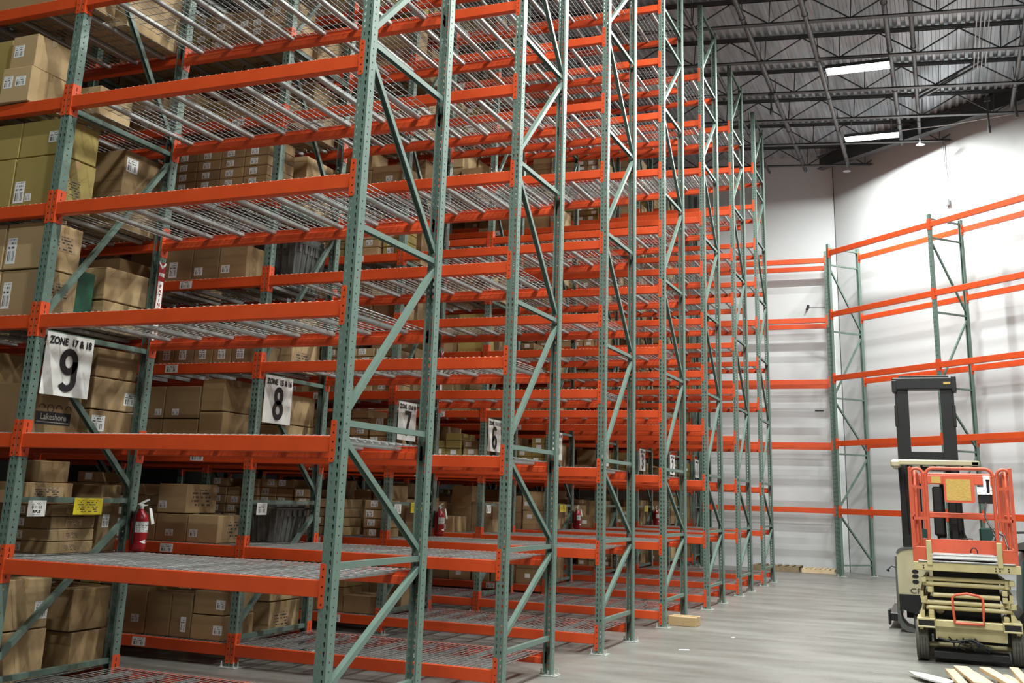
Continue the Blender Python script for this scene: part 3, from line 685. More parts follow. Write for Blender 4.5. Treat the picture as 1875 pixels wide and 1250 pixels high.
tote(-3.15, -2.63, P + .56, P + 1.15, z(4), .58, 'tall grey plastic tote on the fourth beam of rack eight')

# generic fill: nearer racks carton by carton, the rest joined
rnd = random.Random(21)
stuff = MB()
STW = ['right end', 'second from right end', 'third from right end', 'fourth from right end', 'fifth from right end', 'sixth from right end', 'seventh from right end', 'eighth from right end', 'ninth from right end', 'tenth from right end', 'leftmost', 'extreme left']
count = 0
def fill(i, xr, xl, j, individual, back=True, yfr=None, far=False):
    global count
    y0 = i * P + .05; dep = D if i < 8 else .78; rn = NW[i]; st = rnd.random(); x = xr - .03; col = 0
    if rnd.random() < .06 and not individual: return
    while x - .2 > xl:
        if st < .25: w_ = .24; hh = .105; nl = rnd.randint(4, 6)
        elif st < .7: w_ = rnd.uniform(.28, .46); hh = rnd.uniform(.18, .3); nl = rnd.randint(1, 2)
        else: w_ = rnd.uniform(.4, .58); hh = rnd.uniform(.26, .38); nl = rnd.randint(1, 2)
        if x - w_ < xl: break
        if rnd.random() > .07:
            zt = lev(j); M = CARDT if rnd.random() < .35 else CARD
            if rnd.random() < .08: M = OLIVE
            d_ = rnd.uniform(.4, .52); y_ = y0 + rnd.uniform(0, .06)
            for l_ in range(nl):
                h_ = min(hh * rnd.uniform(.92, 1.05) if st >= .25 else hh, lev(j) + S - BH - .05 - zt)
                if h_ < .08: break
                jig = rnd.uniform(-.008, .008)
                if individual:
                    lay = ['bottom', 'second', 'third', 'fourth', 'fifth', 'sixth'][l_]
                    fr = [(rnd.uniform(.02, max(.03, w_ - .14)), rnd.uniform(.02, max(.03, h_ - .12)), .095, min(.07, h_ - .03))] if rnd.random() < .75 else None
                    sd = [(.06, .05, .28, min(.14, h_ - .08), PRINTM)] if (h_ > .2 and rnd.random() < .35 and M is CARDT) else None
                    carton(x - w_, x - .008, y_ + jig, y_ + d_, zt, h_ - .006, 'brown carton, %s layer, %s stack, %s beam, rack %s' % (lay, STW[min(col, 11)], ORD[j - 1] if j > 0 else 'floor', rn), 'cartons on the rack of sign ' + rn, M, front=fr, side=sd, tape=h_ > .15)
                    count += 1
                else:
                    stuff.box((x - w_, y_ + jig, zt + .007), (x - .008, y_ + d_, zt + h_), M)
                    if rnd.random() < .6: a = x - w_ + rnd.uniform(.02, max(.03, w_ - .14)); b = zt + rnd.uniform(.02, max(.03, h_ - .1)); stuff.box((a, y_ + jig - .002, b), (a + .09, y_ + jig + .001, b + min(.065, h_ - .02)), WHITE)
                zt += h_
        if back and rnd.random() < .85:
            h_ = rnd.uniform(.35, .66); d2_ = min(.46, dep - .74)
            if d2_ > .1: stuff.box((x - w_, i * P + .68, lev(j) + .007), (x - .01, i * P + .68 + d2_, lev(j) + h_), CARDT if rnd.random() < .4 else CARD)
        x -= w_ + rnd.choice([0, 0, 0, .03]); col += 1
XR = -L - PW - .01
# remainder of racks 9 and 8 left of / above the hand-placed cartons
for j in range(0, 6): fill(0, -3.55 if j else -3.33, -2 * L - PW, j, False)
for j in range(7, NL): fill(0, XR, -2 * L - PW, j, False)
for j in range(0, 6): fill(1, -3.92, -2 * L - PW + .02, j, False, back=True)
for j in range(6, 8): fill(1, XR, -2 * L - PW, j, True)
for j in range(8, NL): fill(1, XR, -2 * L - PW, j, False)
for j in range(0, 6):     # rear half behind the hand-placed cartons of rack 8, visible past the frame end
    if j in (1, 4): continue
    hh = rnd.uniform(.28, .34)
    for l_ in range(2): carton(-3.1, -2.63 - .01 * l_, P + .66, P + 1.17, z(j) + l_ * (hh + .01), hh, 'tan carton in the rear half, %s of two, %s shelf up, rack eight' % (['lower', 'upper'][l_], ORD[j]), G8, CARDT, side=[(.05, .06, .3, .14, PRINTM)] if l_ == 0 else None)
for j in range(0, 9): fill(2, XR, -2 * L - PW, j, True)
for j in range(9, NL): fill(2, XR, -2 * L - PW, j, False)
for j in range(0, NL): fill(3, XR, -2 * L - PW, j, False)
for i in range(4, 9):
    for j in range(NL): fill(i, XR, -2 * L - PW, j, False)
for i in range(1, 9):
    for j in range(NL): fill(i, -2 * L - 2 * PW - .01, -3 * L - 2 * PW, j, False, back=False)
for i in range(3, 9):
    pass
so = stuff.build('cardboard_boxes', fix=False); tag(so, 'brown cartons packed on the farther shelves of all the loaded racks', 'boxes', kind='stuff')
print('individual generic cartons', count)

# ---------------------------------------------------------------- racks along the back wall and the oblique wall
WLV = [1.51, 3.05, 4.58, 6.12, 7.65]; WT = 7.82; WBH = .125
def wpost_mesh():
    q = MB(); q.prism([(0, 0), (.076, 0), (.076, .07), (.056, .07), (.056, .066), (.072, .066), (.072, .004), (.004, .004), (.004, .066), (.02, .066), (.02, .07), (0, .07)], 0, WT, GREEN, 'z')
    n = int(WT / .1016)
    for k in range(n):
        zz = .05 + k * .1016
        for x in (.019, .057): q.box((x - .006, -.0006, zz - .014), (x + .006, .001, zz + .012), BLK)
    return q.mesh('post', True)
WPOST = wpost_mesh()
def wbeam(ln):
    q = MB(); prof = [(0.004, 0), (.040, 0), (.040, -.040), (.066, -.041), (.066, -WBH), (.004, -WBH), (0, -WBH + .004), (0, -.004)]
    q.prism(prof, 0, ln, ORANGE, 'x'); return q.mesh('beam', True)
def wconn(s):
    q = MB(); q.box((0.0015 * s, -.006, -.19), (.006 * s, .07, .06), ORANGE); q.box((-.034 * s, -.008, -.19), (.006 * s, -.003, .06), ORANGE); return q.mesh('beam_connector', True)
WCL, WCR = wconn(1), wconn(-1)
def wall_rack(root, nb, LB, dep, levels):
    BM = wbeam(LB); old = globals()
    hs = [.25, 1.45, 2.75, 4.05, 5.65, 7.3, 7.72]; yf, yr = .06, dep - .06
    brs = [brace_mesh('horizontal_brace', (yf, h), (yr, h)) for h in hs] + [brace_mesh('diagonal_brace', a, b) for a, b in (((yf, 1.35), (yr, .35)), ((yf, 1.55), (yr, 2.65)), ((yf, 3.95), (yr, 2.85)), ((yf, 4.15), (yr, 5.55)), ((yf, 7.2), (yr, 5.75)))]
    for k in range(nb + 1):
        x = k * (LB + PW)
        p = new_obj('post', WPOST, root, (x, 0, 0)); new_obj('foot_plate', PLATE, p)
        p = new_obj('post', WPOST, root, (x + PW, dep, 0), (0, 0, math.pi)); new_obj('foot_plate', PLATE, p)
        for b in brs: new_obj(b.name, b, root, (x + PW / 2, 0, 0))
        if k < nb:
            for z_ in levels:
                b = new_obj('beam', BM, root, (x + PW, 0, z_)); new_obj('beam_connector', WCL, b); new_obj('beam_connector', WCR, b, (LB, 0, 0))
                b = new_obj('beam', BM, root, (x + PW + LB, dep, z_), (0, 0, math.pi)); new_obj('beam_connector', WCL, b); new_obj('beam_connector', WCR, b, (LB, 0, 0))
root = tag(empty('pallet_rack', (1.09, 20.17, 0), math.atan2(uw.y, uw.x)), 'empty orange beam rack without decks along the oblique white wall at right', 'rack')
wall_rack(root, 2, 3.16, 1.0, WLV)
root = tag(empty('pallet_rack', (-2.25, 20.88, 0)), 'empty orange beam rack without decks along the back wall', 'rack')
wall_rack(root, 1, 3.13, .98, WLV)

# ---------------------------------------------------------------- small wall and floor things
q = MB(); q.tube([(1.02, 22.14, .05), (1.02, 22.14, 6.58)], .02, WHITE, 8); tag(q.build('wall_conduit'), 'thin white conduit running up the wall corner behind the green posts', 'pipe')
t = tag(empty('junction_box', (3.955 - .02, 19.565 - .02, 8.50)), 'small grey junction box hanging from a conduit high on the right wall', 'electrical box')
t.rotation_euler = (0, 0, math.atan2(uw.y, uw.x))
q = MB(); q.box((-.06, -.06, -.08), (.06, 0, .08), PIPEG, .006); q.build('box_body', t)
q = MB(); q.tube([(0, -.015, .07), (0, -.015, 1.62)], .013, PIPEG, 6); q.build('conduit', t)
for k, (x, y, zz) in enumerate(((1.62, 20.9, 9.95), (3.42, 19.0, 9.85))):
    t = tag(empty('pendant_sprinkler', (x, y, zz)), ['small white pendant head below the roof near the wall corner', 'small white pendant head below the roof over the right wall rack'][k], 'pendant')
    q = MB(); q.tube([(0, 0, 0), (0, 0, roofz(x) - zz)], .012, PIPEW, 6); q.build('drop_pipe', t)
    q = MB(); q.tube([(0, 0, 0), (0, 0, -.03), (0, 0, -.06)], .05, PIPEW, 12, rads=[.02, .05, .10]); q.build('shade', t)
t = tag(empty('wall_camera', (.39, YB, 6.64)), 'small dark camera on a conduit on the back wall', 'camera')
q = MB(); q.box((-.03, -.05, -.03), (.03, 0, .05), BLK, .005); q.tube([(0, -.05, 0), (-.03, -.13, -.09)], .028, BLK, 10); q.build('housing', t)
q = MB(); q.tube([(.03, -.012, -.01), (.30, -.012, -.02), (.62, -.012, -.03)], .008, PIPEW, 6); q.build('conduit', t)
q = MB(); q.tube([(0, 0, 0), (.22, 0, 0)], .012, BLK, 6); tag(q.build('wall_rod', None, (.46, YB - .02, 3.93)), 'short dark rod fixed to the back wall below the camera', 'rod')
def pallet(x, y, ln, dp, M, lb, nb=7, h=.1, rz=0):
    t = tag(empty('wood_pallet', (x, y, 0), rz), lb, 'pallet')
    for k in range(3): q = MB(); q.box((-ln / 2, -dp / 2 + k * (dp - .04) / 2, 0), (ln / 2, -dp / 2 + .04 + k * (dp - .04) / 2, h - .018), M, .003); q.build('stringer', t)
    for k in range(nb):
        x_ = -ln / 2 + k * (ln - .09) / (nb - 1); q = MB(); q.box((x_, -dp / 2, h - .018), (x_ + .09, dp / 2, h), M, .003); q.build('board', t)
pallet(-.47, 21.4, 1.1, .8, WOODD, 'old dark wooden pallet flat on the floor against the back wall', h=.13)
pallet(.52, 21.35, .76, .72, WOOD, 'pale wooden pallet flat on the floor against the back wall', h=.10)
o = carton(.02, .39, 8.36, 8.60, -.007, .115, 'small tan carton alone on the floor at the foot of the racks', None, CARDT, side=None, rot=-.05)
for k, (x, y, a, b, rz, lb) in enumerate(((.73, 6.2, .12, .07, .3, 'white paper scrap on the floor, the nearest one to the camera'), (1.0, 7.6, .05, .04, 1, 'small white paper scrap on the floor behind the nearest scrap'), (-.05, 5.75, .03, .03, 0, 'tiny white scrap on the floor beside the second rack foot'))):
    q = MB(); q.add([(-a / 2, -b / 2, 0), (a / 2, -b / 2 * .8, .002), (a / 2 * .9, b / 2, .004), (-a / 2 * .8, b / 2 * .9, .001), (-a / 2, -b / 2, .0012), (a / 2, -b / 2 * .8, .0032), (a / 2 * .9, b / 2, .0052), (-a / 2 * .8, b / 2 * .9, .0022)],
                    [(3, 2, 1, 0), (4, 5, 6, 7), (0, 1, 5, 4), (1, 2, 6, 5), (2, 3, 7, 6), (3, 0, 4, 7)], WHITE)
    tag(q.build('paper_scrap', None, (x, y, .001), rot=(0, 0, rz)), lb, 'paper')

# ---------------------------------------------------------------- scissor lift
LY = 6.8
t = tag(empty('scissor_lift', (3.61, LY, 0)), 'cream and faded orange scissor lift parked with its ladder end toward us', 'lift')
X = lambda x: x - 3.61
def part(name, fn, par=None, sm=False):
    q = MB(); fn(q); return q.build(name, par if par is not None else t)
for x0, x1 in ((3.08, 3.205), (4.005, 4.13)):
    for yc in (.22, 1.75):
        r_ = .205 if yc < 1 else .19
        def f(q):
            q.tube([(X(x0), yc, r_), (X(x0) + .015, yc, r_), (X(x1) - .015, yc, r_), (X(x1), yc, r_)], r_, RUB, 28, rads=[r_ - .02, r_, r_, r_ - .02])
            for k in range(3): q.tube([(X(x0) + .035 + k * .028, yc, r_), (X(x0) + .040 + k * .028, yc, r_)], r_ + .002, BLK, 28)
        wh = part('wheel', f)
        out = X(x0) - .004 if x0 < 3.5 else X(x1) + .004
        part('hub', lambda q: q.tube([(out, yc, r_), (X((x0 + x1) / 2), yc, r_)], .09, CREAM, 16), wh)
def f(q):
    q.box((X(3.25), .45, .14), (X(3.97), 2.0, .36), BLK, .008); q.box((X(3.17), .55, .24), (X(4.05), 1.5, .38), BLK, .008)  # inner boxes coloured black to stand in for the shaded inside
    q.box((X(3.12), .05, .30), (X(3.16), 2.0, .44), CREAM, .004); q.box((X(4.06), .05, .30), (X(4.10), 2.0, .44), CREAM, .004)
part('chassis', f)
part('step_bar', lambda q: q.box((X(3.285), -.04, .365), (X(3.935), .06, .435), CREAM, .006))
for a, b in ((3.105, 3.285), (3.935, 4.115)):
    def f(q):
        q.box((X(a), -.05, .425), (X(b), .35, .445), CREAM, .003); q.box((X(a), -.05, .350), (X(b), .35, .368), CREAM, .003)
        q.box((X(a), -.05, .368), (X(a) + .01, .35, .425), CREAM); q.box((X(b) - .01, -.05, .368), (X(b), .35, .425), CREAM); q.box((X(a) + .01, .1, .368), (X(b) - .01, .12, .425), BLK)
        q.box((X(a) + .01, -.045, .369), (X(b) - .01, .1, .424), BLK)
    part('fork_pocket', f)
part('front_plate', lambda q: q.prism([(.03, .24), (.05, .24), (.02, .365), (0.0, .365)], X(3.28), X(3.97), CREAM, 'x'))
part('axle', lambda q: q.tube([(X(3.2), .22, .165), (X(4.02), .22, .165)], .026, CREAM, 12))
part('pothole_guard', lambda q: q.box((X(3.25), .04, .055), (X(3.98), .30, .115), BLK, .004))
def f(q):
    rr = random.Random(4)
    for k in range(9):
        x_ = X(3.42) + .035 * k; ps = [(x_ + rr.uniform(-.03, .03), .0 + rr.uniform(-.01, .03), .27 - .02 * (k % 3)), (x_ + rr.uniform(.0, .08), -.01, .22), (x_ + rr.uniform(.02, .1), 0, .18), (x_ + rr.uniform(.05, .14), .03, .14 + rr.uniform(0, .04))]
        q.tube(ps, .009, BLK, 6)
    q.tube([(X(3.3), .02, .25), (X(3.45), -.01, .22), (X(3.62), -.01, .26), (X(3.8), .0, .17)], .011, BLK, 6)
part('hydraulic_hoses', f)
def f(q):
    pth = [(X(3.475), -.06, .415), (X(3.465), -.06, .55), (X(3.465), -.06, .67), (X(3.50), -.06, .695), (X(3.61), -.06, .712), (X(3.72), -.06, .695), (X(3.757), -.06, .665), (X(3.757), -.06, .55), (X(3.75), -.06, .415), (X(3.475), -.06, .415)]
    q.tube(pth, .014, ORL, 8); q.tube([(X(3.475), .0, .42), (X(3.475), -.06, .42)], .012, ORL, 8); q.tube([(X(3.75), .0, .42), (X(3.75), -.06, .42)], .012, ORL, 8)
part('step_loop', f)
# folded scissor stack
for k, zc in enumerate((.50, .60, .69, .79)):
    for sx, xx in ((0, 3.165), (1, 4.035)):
        part('scissor_arm', lambda q: q.obox((X(xx) + (.035 if k % 2 else 0) * (1 - 2 * sx), .05, zc + (.02 if k % 2 else -.02)), (X(xx) + (.035 if k % 2 else 0) * (1 - 2 * sx), 2.05, zc - (.02 if k % 2 else -.02)), .034, .075, CREAM))
for zc, a, b in ((.84, 3.2, 4.04), (.785, 3.2, 4.04), (.675, 3.27, 3.93), (.60, 3.2, 4.04), (.547, 3.2, 4.04)):
    part('cross_tube', lambda q: q.tube([(X(a), .09, zc), (X(b), .09, zc)], .022, CREAM, 14))
for xx, zc in ((3.25, .73), (3.25, .50), (3.25, .46), (3.975, .73), (3.975, .66), (3.975, .47), (3.19, .83), (4.05, .83), (3.18, .62), (4.05, .60)):
    part('pivot_block', lambda q: q.box((X(xx) - .026, .02, zc - .03), (X(xx) + .026, .12, zc + .025), CREAM, .006))
part('cylinder_and_dark_fill', lambda q: (q.tube([(X(3.33), .4, .50), (X(3.55), 1.8, .75)], .045, CREAM, 12), q.box((X(3.28), .45, .40), (X(3.94), 1.95, .90), BLK)))  # cylinder, plus a black box added to darken the inside of the stack
# platform
def f(q):
    q.box((X(3.10), -.02, .925), (X(4.145), .03, 1.01), CREAM, .004)
    for zz in (.95, .975):
        for x_ in (3.20, 3.905, 3.945, 4.03): q.tube([(X(x_), -.024, zz), (X(x_), -.019, zz)], .008, BLK, 8)
    q.box((X(3.11), .03, .93), (X(3.15), 2.15, 1.01), CREAM, .004); q.box((X(4.10), .03, .93), (X(4.14), 2.15, 1.01), CREAM, .004)
part('platform_frame', f)
part('platform_floor', lambda q: (q.box((X(3.15), -.03, 1.012), (X(4.10), 2.15, 1.028), GALV, .003), q.box((X(3.29), -.025, 1.045), (X(3.93), .5, 1.06), GALV, .002), q.box((X(3.29), .5, 1.06), (X(3.93), 1.0, 1.075), GALV, .002)))
for a, b in ((3.10, 3.24), (3.98, 4.13)): part('toe_board', lambda q: q.box((X(a), -.012, 1.012), (X(b), .0, 1.165), ORL, .003))
for a in (3.115, 4.115): part('toe_board', lambda q: q.box((X(a) - .006, .0, 1.012), (X(a) + .006, 2.13, 1.165), ORL, .003))
part('toe_board', lambda q: q.box((X(3.12), 2.12, 1.03), (X(4.12), 2.135, 1.20), ORL, .003))
for a in (3.265, 3.955): part('rail_socket', lambda q: q.box((X(a) - .026, -.035, .98), (X(a) + .026, .02, 1.235), CREAM, .004))
def arch(x0, x1, z0_, z1_, y_, r=.07, n=5):
    s_ = 1 if x1 > x0 else -1
    p = [(X(x0), y_, z0_)]
    for k in range(n + 1): a = math.pi / 2 * k / n; p.append((X(x0) + s_ * r * (1 - math.cos(a)), y_, z1_ - r + r * math.sin(a)))
    for k in range(n + 1): a = math.pi / 2 * k / n; p.append((X(x1) - s_ * r * (1 - math.sin(a)), y_, z1_ - r + r * math.cos(a)))
    p.append((X(x1), y_, z0_)); return p
part('entry_hoop', lambda q: q.tube(arch(3.275, 3.945, 1.2, 1.99, 0, .08), .018, ORL, 10))
for a, b, c in ((3.115, 3.245, 1.35), (4.115, 3.985, 1.35)):
    part('corner_hoop', lambda q: (q.tube(arch(a, b, c, 1.985, 0, .06), .017, ORL, 10), q.tube([(X(a), 0, 1.15), (X(a), 0, 1.4)], .017, ORL, 8), q.obox((X(a), 0, 1.46), (X(3.275 if a < 3.5 else 3.945), 0, 1.46), .03, .03, ORL), q.obox((X(a), -.01, 1.80), (X(b), -.01, 1.78), .012, .03, ORL)))
for a in (3.115, 4.115):
    def f(q):
        q.tube([(X(a), .0, 1.93), (X(a), .03, 1.975), (X(a), .1, 1.99), (X(a), 2.03, 1.99), (X(a), 2.1, 1.975), (X(a), 2.13, 1.93), (X(a), 2.13, 1.15)], .018, ORL, 10)
        q.tube([(X(a), 0, 1.5), (X(a), 2.13, 1.5)], .016, ORL, 8)
        for yy in (.7, 1.4): q.tube([(X(a), yy, 1.15), (X(a), yy, 1.98)], .016, ORL, 8)
        q.obox((X(a), .0, 1.15), (X(a), .0, 2.0), .035, .03, ORL, Vector((0, 1, 0)))
    part('side_rail', f)
    s_ = 1 if a < 3.5 else -1
    part('side_rail', lambda q: q.tube([(X(a) + s_ * .045, .05, 1.2), (X(a) + s_ * .045, .05, 1.9), (X(a) + s_ * .045, .12, 1.965), (X(a) + s_ * .045, 1.2, 1.965), (X(a) + s_ * .045, 1.28, 1.9), (X(a) + s_ * .045, 1.28, 1.2)], .016, ORL, 10))
part('end_rail', lambda q: (q.tube(arch(3.14, 4.1, 1.1, 1.99, 2.13, .08), .018, ORL, 10), q.box((X(3.14), 2.1, 1.46), (X(4.08), 2.135, 1.52), ORL, .004)))
def f(q):
    q.box((X(3.17), 1.80, 1.86), (X(4.02), 1.815, 1.975), ORL, .01)
    q.prism([(X(3.45), 1.965), (X(3.80), 1.965), (X(3.80), 1.665), (X(3.78), 1.645), (X(3.47), 1.645), (X(3.45), 1.665)], 1.785, 1.80, ORL)
bp = part('instruction_board', f)
part('decal', lambda q: q.box((X(3.475), 1.782, 1.67), (X(3.755), 1.785, 1.925), DECAL), bp); part('decal', lambda q: q.box((X(3.31), 1.797, 1.875), (X(3.42), 1.80, 1.955), DECAL), bp)
def f(q): q.box((X(3.825), 1.45, 1.64), (X(4.0), 1.60, 1.74), BLK, .006)
cb = part('control_box', f)
part('control_face', lambda q: q.add([(X(3.82), 1.44, 1.745), (X(3.995), 1.44, 1.745), (X(3.995), 1.52, 1.83), (X(3.82), 1.52, 1.83), (X(3.82), 1.60, 1.74), (X(3.995), 1.60, 1.74)], [(0, 1, 2, 3), (0, 3, 4), (1, 5, 2), (3, 2, 5, 4)], WTEXT), cb)
part('joystick', lambda q: (q.tube([(X(3.94), 1.47, 1.76), (X(3.94), 1.44, 1.90)], .018, BLK, 8), q.tube([(X(3.94), 1.44, 1.90), (X(3.94), 1.44, 1.92)], .024, BLK, 8)), cb)
part('label_plate', lambda q: q.box((X(3.90), 1.79, 1.83), (X(3.98), 1.80, 1.975), WHITE, .002), cb)
part('control_cable', lambda q: q.tube([(X(3.9), 1.45, 1.65), (X(3.88), 1.35, 1.5), (X(3.92), 1.1, 1.38), (X(3.97), .8, 1.32), (X(4.03), .5, 1.3), (X(4.05), .2, 1.18), (X(4.0), .05, 1.05)], .011, BLK, 6))
part('control_cable', lambda q: q.tube([(X(3.93), 1.2, 1.36), (X(4.0), .9, 1.18), (X(3.95), .5, 1.07), (X(4.02), .1, 1.05)], .009, BLK, 6))
# rag and hook lying on the platform
def f(q):
    rr = random.Random(2)
    n = 10; V = []; F = []
    for a in range(n):
        for b in range(5):
            u = a / (n - 1) - .5; v = b / 4 - .5; hgt = .045 * max(0, 1 - (2 * u) ** 2) * max(0, 1 - (2 * v) ** 2) * rr.uniform(.6, 1.2)
            V.append((u * .14, v * .10, hgt + .002))
    for a in range(n - 1):
        for b in range(4): k = a * 5 + b; F.append((k, k + 5, k + 6, k + 1))
    q.add(V, F, WHITE, True)
    q.add([(-.07, -.05, 0), (.07, -.05, 0), (.07, .05, 0), (-.07, .05, 0)], [(3, 2, 1, 0)], WHITE)
q = MB(); f(q); tag(q.build('rag', None, (3.70, 8.05, 1.029)), 'crumpled white rag lying on the lift platform floor', 'rag')
q = MB(); q.tube([(.0, 0, 0), (0, 0, .06), (.02, 0, .09), (.05, 0, .09), (.07, 0, .06), (.07, 0, .0), (.16, .02, .01)], .007, BLK, 6); tag(q.build('cable_loop', None, (3.70, 8.15, 1.04)), 'black cable loop standing up behind the white rag', 'cable')

# ---------------------------------------------------------------- reach truck behind the lift
FY = 9.55
t = tag(empty('reach_truck', (3.35, FY, 0)), 'cream and black reach truck with a tall black mast behind the scissor lift', 'forklift')
X = lambda x: x - 3.35
def f(q):
    pr_ = [(X(2.80), .30), (X(2.80), .88), (X(2.815), .97), (X(2.87), 1.02), (X(2.97), 1.045), (X(3.95), 1.06), (X(3.95), .30)]
    q.prism(pr_, 0, 1.0, CREAMF)
fb = part('body', f)
part('top_trim', lambda q: q.prism([(X(2.805), .99), (X(2.83), 1.035), (X(2.90), 1.06), (X(3.95), 1.085), (X(3.95), 1.06), (X(2.97), 1.045), (X(2.87), 1.02), (X(2.815), .97)], -.01, 1.0, TOTE), fb)
part('side_edge', lambda q: q.box((X(2.785), -.012, .10), (X(2.81), .02, .95), TOTE, .006), fb)
part('lower_skirt', lambda q: q.prism([(X(2.815), .47), (X(3.95), .47), (X(3.95), .20), (X(3.06), .22), (X(2.815), .29)], -.006, .98, BLK), fb)
part('bumper', lambda q: q.prism([(X(2.795), .30), (X(2.815), .30), (X(2.84), .14), (X(2.90), .07), (X(3.04), .03), (X(3.04), .0), (X(2.90), .01), (X(2.82), .06), (X(2.80), .14)], -.01, .5, TOTE), fb)
for zz in (.76, .70, .632):
    part('vent_slot', lambda q: q.tube([(X(3.03), -.004, zz), (X(3.03), .001, zz)], .026, BLK, 14), fb)
for o in [c for c in fb.children if c.name.startswith('vent_slot')]:
    for v in o.data.vertices: v.co.x = X(3.03) + (v.co.x - X(3.03)) * 1.6 if True else 0
new_obj('lettering', text_mesh('CROWN', .088, mat('grey_print', (.07, .065, .05), .6), 1.35, .001), fb, (X(3.19), -.003, .515), RF)
part('drive_wheel', lambda q: q.tube([(X(2.98), .2, .155), (X(3.12), .2, .155)], .155, RUB, 24))
for xx in (2.66, 3.95):
    part('outrigger', lambda q: (q.box((X(xx), .35, .10), (X(xx) + .14, 1.9, .20), BLK, .008), q.box((X(xx) - .01, .32, .05), (X(xx) + .02, .5, .24), BLK, .006), q.tube([(X(xx) + .07, 1.7, .07), (X(xx) + .12, 1.7, .07)], .07, RUB, 16)))
part('side_hook', lambda q: (q.tube([(X(2.79), .0, .80), (X(2.74), -.02, .82), (X(2.70), -.03, .77)], .009, BLK, 6), q.tube([(X(2.70), -.03, .77), (X(2.69), -.03, .75)], .02, BLK, 8)))
part('dashboard', lambda q: (q.prism([(X(2.90), 1.06), (X(3.05), 1.06), (X(3.02), 1.22), (X(2.94), 1.20)], .1, .4, BLK), q.prism([(X(3.06), 1.06), (X(3.25), 1.06), (X(3.20), 1.30), (X(3.08), 1.30)], .2, .6, TEAL)))
part('backrest', lambda q: q.box((X(3.30), .02, 1.22), (X(3.42), .10, 1.85), BLK, .02))
part('backrest', lambda q: q.box((X(3.33), .1, 1.08), (X(3.40), .18, 1.5), BLK, .01))
part('control_handle', lambda q: (q.box((X(3.36), -.1, 1.16), (X(3.50), .06, 1.20), BLK, .01), q.tube([(X(3.6), .0, 1.06), (X(3.6), .0, 1.2), (X(3.75), 0, 1.2), (X(3.75), 0, 1.06)], .01, BLK, 6)))
# mast
MY = .37
for a, b in ((2.885, 3.06), (3.48, 3.655)):
    def f(q):
        q.prism([(a_ - 3.35, b_) for a_, b_ in ((a, MY), (b, MY), (b, MY + .05), (a + .04, MY + .05), (a + .04, MY + .14), (b, MY + .14), (b, MY + .19), (a, MY + .19))], .15, 3.22, BLK, 'z')
        q.box((X(a) - .012 if a < 3.2 else X(b) - .03, MY - .01, 2.66), (X(a) + .03 if a < 3.2 else X(b) + .012, MY + .12, 2.95), BLK, .006)
        q.box((X(a + .1), MY + .05, .15), (X(a + .135), MY + .14, 3.2), STEELD, .002)
    part('mast_channel', f)
part('mast_crosshead', lambda q: (q.box((X(2.86), MY - .04, 3.17), (X(3.69), MY + .22, 3.33), BLK, .012), q.box((X(2.95), MY, 3.33), (X(3.60), MY + .15, 3.36), BLK, .006), q.box((X(2.855), MY - .045, 3.13), (X(2.92), MY + .2, 3.30), BLK, .01), q.box((X(3.63), MY - .045, 3.13), (X(3.695), MY + .2, 3.345), BLK, .01), q.box((X(3.53), MY - .046, 3.235), (X(3.62), MY - .044, 3.265), DECAL)))
part('mast_crossbar', lambda q: q.box((X(3.0), MY + .02, 2.20), (X(3.54), MY + .12, 2.32), BLK, .006))
part('lift_cylinder', lambda q: (q.tube([(X(3.13), MY + .1, .3), (X(3.13), MY + .1, 1.95)], .03, BLK, 12), q.tube([(X(3.42), MY + .3, .3), (X(3.42), MY + .3, 1.95)], .03, BLK, 12)))
def f(q):
    q.box((X(2.82), -.10, 2.12), (X(3.90), .12, 2.19), CREAMF, .012); q.box((X(2.80), -.12, 2.09), (X(2.92), .9, 2.18), CREAMF, .02); q.box((X(3.80), -.1, 2.12), (X(3.90), .9, 2.18), CREAMF, .01); q.box((X(2.82), .8, 2.12), (X(3.90), .9, 2.18), CREAMF, .01)
    for k in range(5): q.box((X(3.0) + k * .17, -.05, 2.105), (X(3.03) + k * .17, .85, 2.125), BLK)
    q.box((X(3.18), .0, 2.06), (X(3.55), .5, 2.11), BLK, .01)
part('overhead_guard', f)
for a, w_ in ((2.90, .09), (3.50, .12)):
    part('guard_post', lambda q: q.obox((X(a) + w_ / 2, .30, 1.0), (X(a) + w_ / 2 - .03, .30, 2.11), w_, .07, BLK))
part('guard_post', lambda q: (q.tube([(X(3.66), .3, 1.06), (X(3.645), .3, 2.1)], .012, BLK, 6), q.tube([(X(3.64), .32, 1.3), (X(3.72), .32, 1.12), (X(3.78), .3, 1.06)], .014, BLK, 6)))
for zz in (.10,): part('fork_blade', lambda q: (q.box((X(3.1), 1.2, .05), (X(3.22), 2.3, .09), BLK, .006), q.box((X(3.5), 1.2, .05), (X(3.62), 2.3, .09), BLK, .006), q.box((X(3.05), 1.1, .05), (X(3.67), 1.18, .55), BLK, .006)))

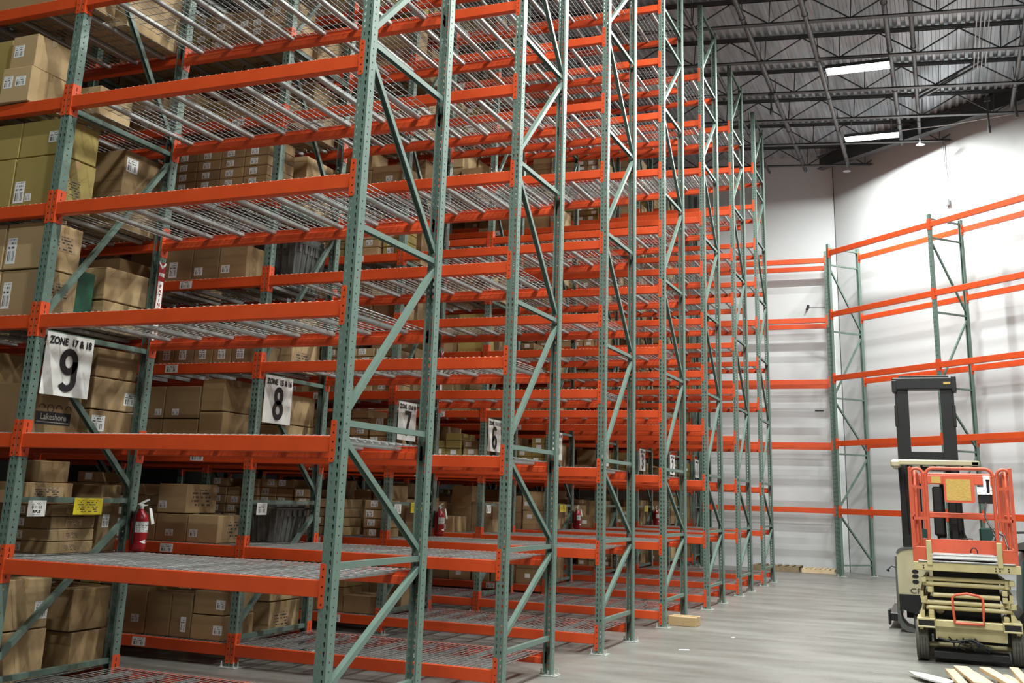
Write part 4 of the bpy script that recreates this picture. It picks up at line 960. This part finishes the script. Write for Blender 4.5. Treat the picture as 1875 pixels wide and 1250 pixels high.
# ---------------------------------------------------------------- dark teal truck at the right edge
t = tag(empty('pallet_truck', (4.80, 9.08, 0)), 'dark teal ride-on truck partly cut off at the right edge behind the scissor lift', 'truck')
X = lambda x: x - 4.75
part('body', lambda q: (q.prism([(X(4.22), .18), (X(4.20), .45), (X(4.24), .95), (X(4.32), 1.10), (X(5.3), 1.15), (X(5.3), .18)], 0, 1.2, TEAL), q.box((X(4.30), -.01, .75), (X(5.25), .0, 1.02), BLK, .004)))
part('top_cover', lambda q: q.prism([(X(4.05), 1.14), (X(4.30), 1.20), (X(5.3), 1.24), (X(5.3), 1.16), (X(4.33), 1.11), (X(4.10), 1.09)], .05, 1.0, TOTE))
part('bumper_skirt', lambda q: q.prism([(X(4.12), .08), (X(4.14), .30), (X(4.24), .42), (X(4.24), .08)], -.05, 1.15, BLK))
part('wheel', lambda q: q.tube([(X(4.3), .3, .12), (X(4.42), .3, .12)], .12, RUB, 20))
part('steering_handle', lambda q: (q.tube([(X(4.12), .3, 1.30), (X(4.9), .35, 1.34)], .018, BLK, 8), q.tube([(X(4.16), .3, 1.12), (X(4.16), .3, 1.30)], .016, BLK, 8), q.tube([(X(4.35), .25, 1.2), (X(4.38), .2, 1.36), (X(4.6), .2, 1.38)], .014, BLK, 8)))
part('control_pod', lambda q: (q.box((X(3.80), .75, 1.10), (X(4.02), .95, 1.34), TEAL, .02), q.obox((X(3.93), .7, 1.14), (X(4.03), .7, 1.34), .03, .02, GALV), q.obox((X(4.0), .7, 1.14), (X(4.1), .7, 1.34), .03, .02, GALV), q.box((X(4.0), .8, 1.06), (X(4.35), 1.0, 1.18), TOTE, .01)))

# ---------------------------------------------------------------- pine offcuts on the floor, bottom right
PL = [((3.40, 5.82), (3.52, 4.9), .085, .035, .05, 0), ((3.50, 5.92), (3.66, 4.95), .13, .03, .075, 0), ((3.60, 5.90), (3.80, 4.95), .07, .035, .03, 0), ((3.71, 5.93), (3.93, 4.95), .10, .035, .075, 0),
      ((3.83, 5.76), (3.99, 4.95), .045, .04, .0, 0), ((3.885, 5.77), (4.06, 4.95), .045, .04, .042, 0), ((3.97, 6.02), (4.04, 5.0), .08, .035, .084, 0), ((4.07, 5.82), (4.20, 5.0), .09, .035, .04, 0), ((3.16, 5.66), (3.60, 5.35), .06, .025, .0, 0), ((3.20, 5.10), (3.62, 5.05), .12, .03, .0, 0)]
PN = ['leftmost of the steep ones', 'widest, pointing up left', 'half hidden beneath its neighbours', 'middle one of the heap', 'thin, left of a thin pair', 'thin, right of a thin pair', 'topmost and longest toward the lift', 'cut off at the right edge', 'thin, just above the white board', 'flat at the lower left under the white board']
for k, (a, b, wd, th, z_, _) in enumerate(PL):
    A = Vector((a[0], a[1], z_ + th / 2)); B = Vector((b[0], b[1], z_ + th / 2)); d = B - A; ln = d.length
    q = MB(); q.box((-wd / 2, -ln / 2, -th / 2), (wd / 2, ln / 2, th / 2), WOOD, .003)
    o = q.build('pine_board', None, (A + B) / 2); o.rotation_euler = (0, 0, math.atan2(d.y, d.x) - math.pi / 2)
    tag(o, 'pale pine offcut in the floor heap, ' + PN[k], 'board', 'pine offcuts on the floor')
q = MB(); q.prism([(3.03, 5.74), (3.10, 5.70), (3.22, 5.62), (3.46, 5.32), (3.36, 5.14), (3.20, 5.33), (3.10, 5.50)], .031, .046, WHITE, 'z'); tag(q.build('white_board'), 'pointed white foam board lying at the left end of the pine offcuts', 'board')
print('objects', len(bpy.data.objects))
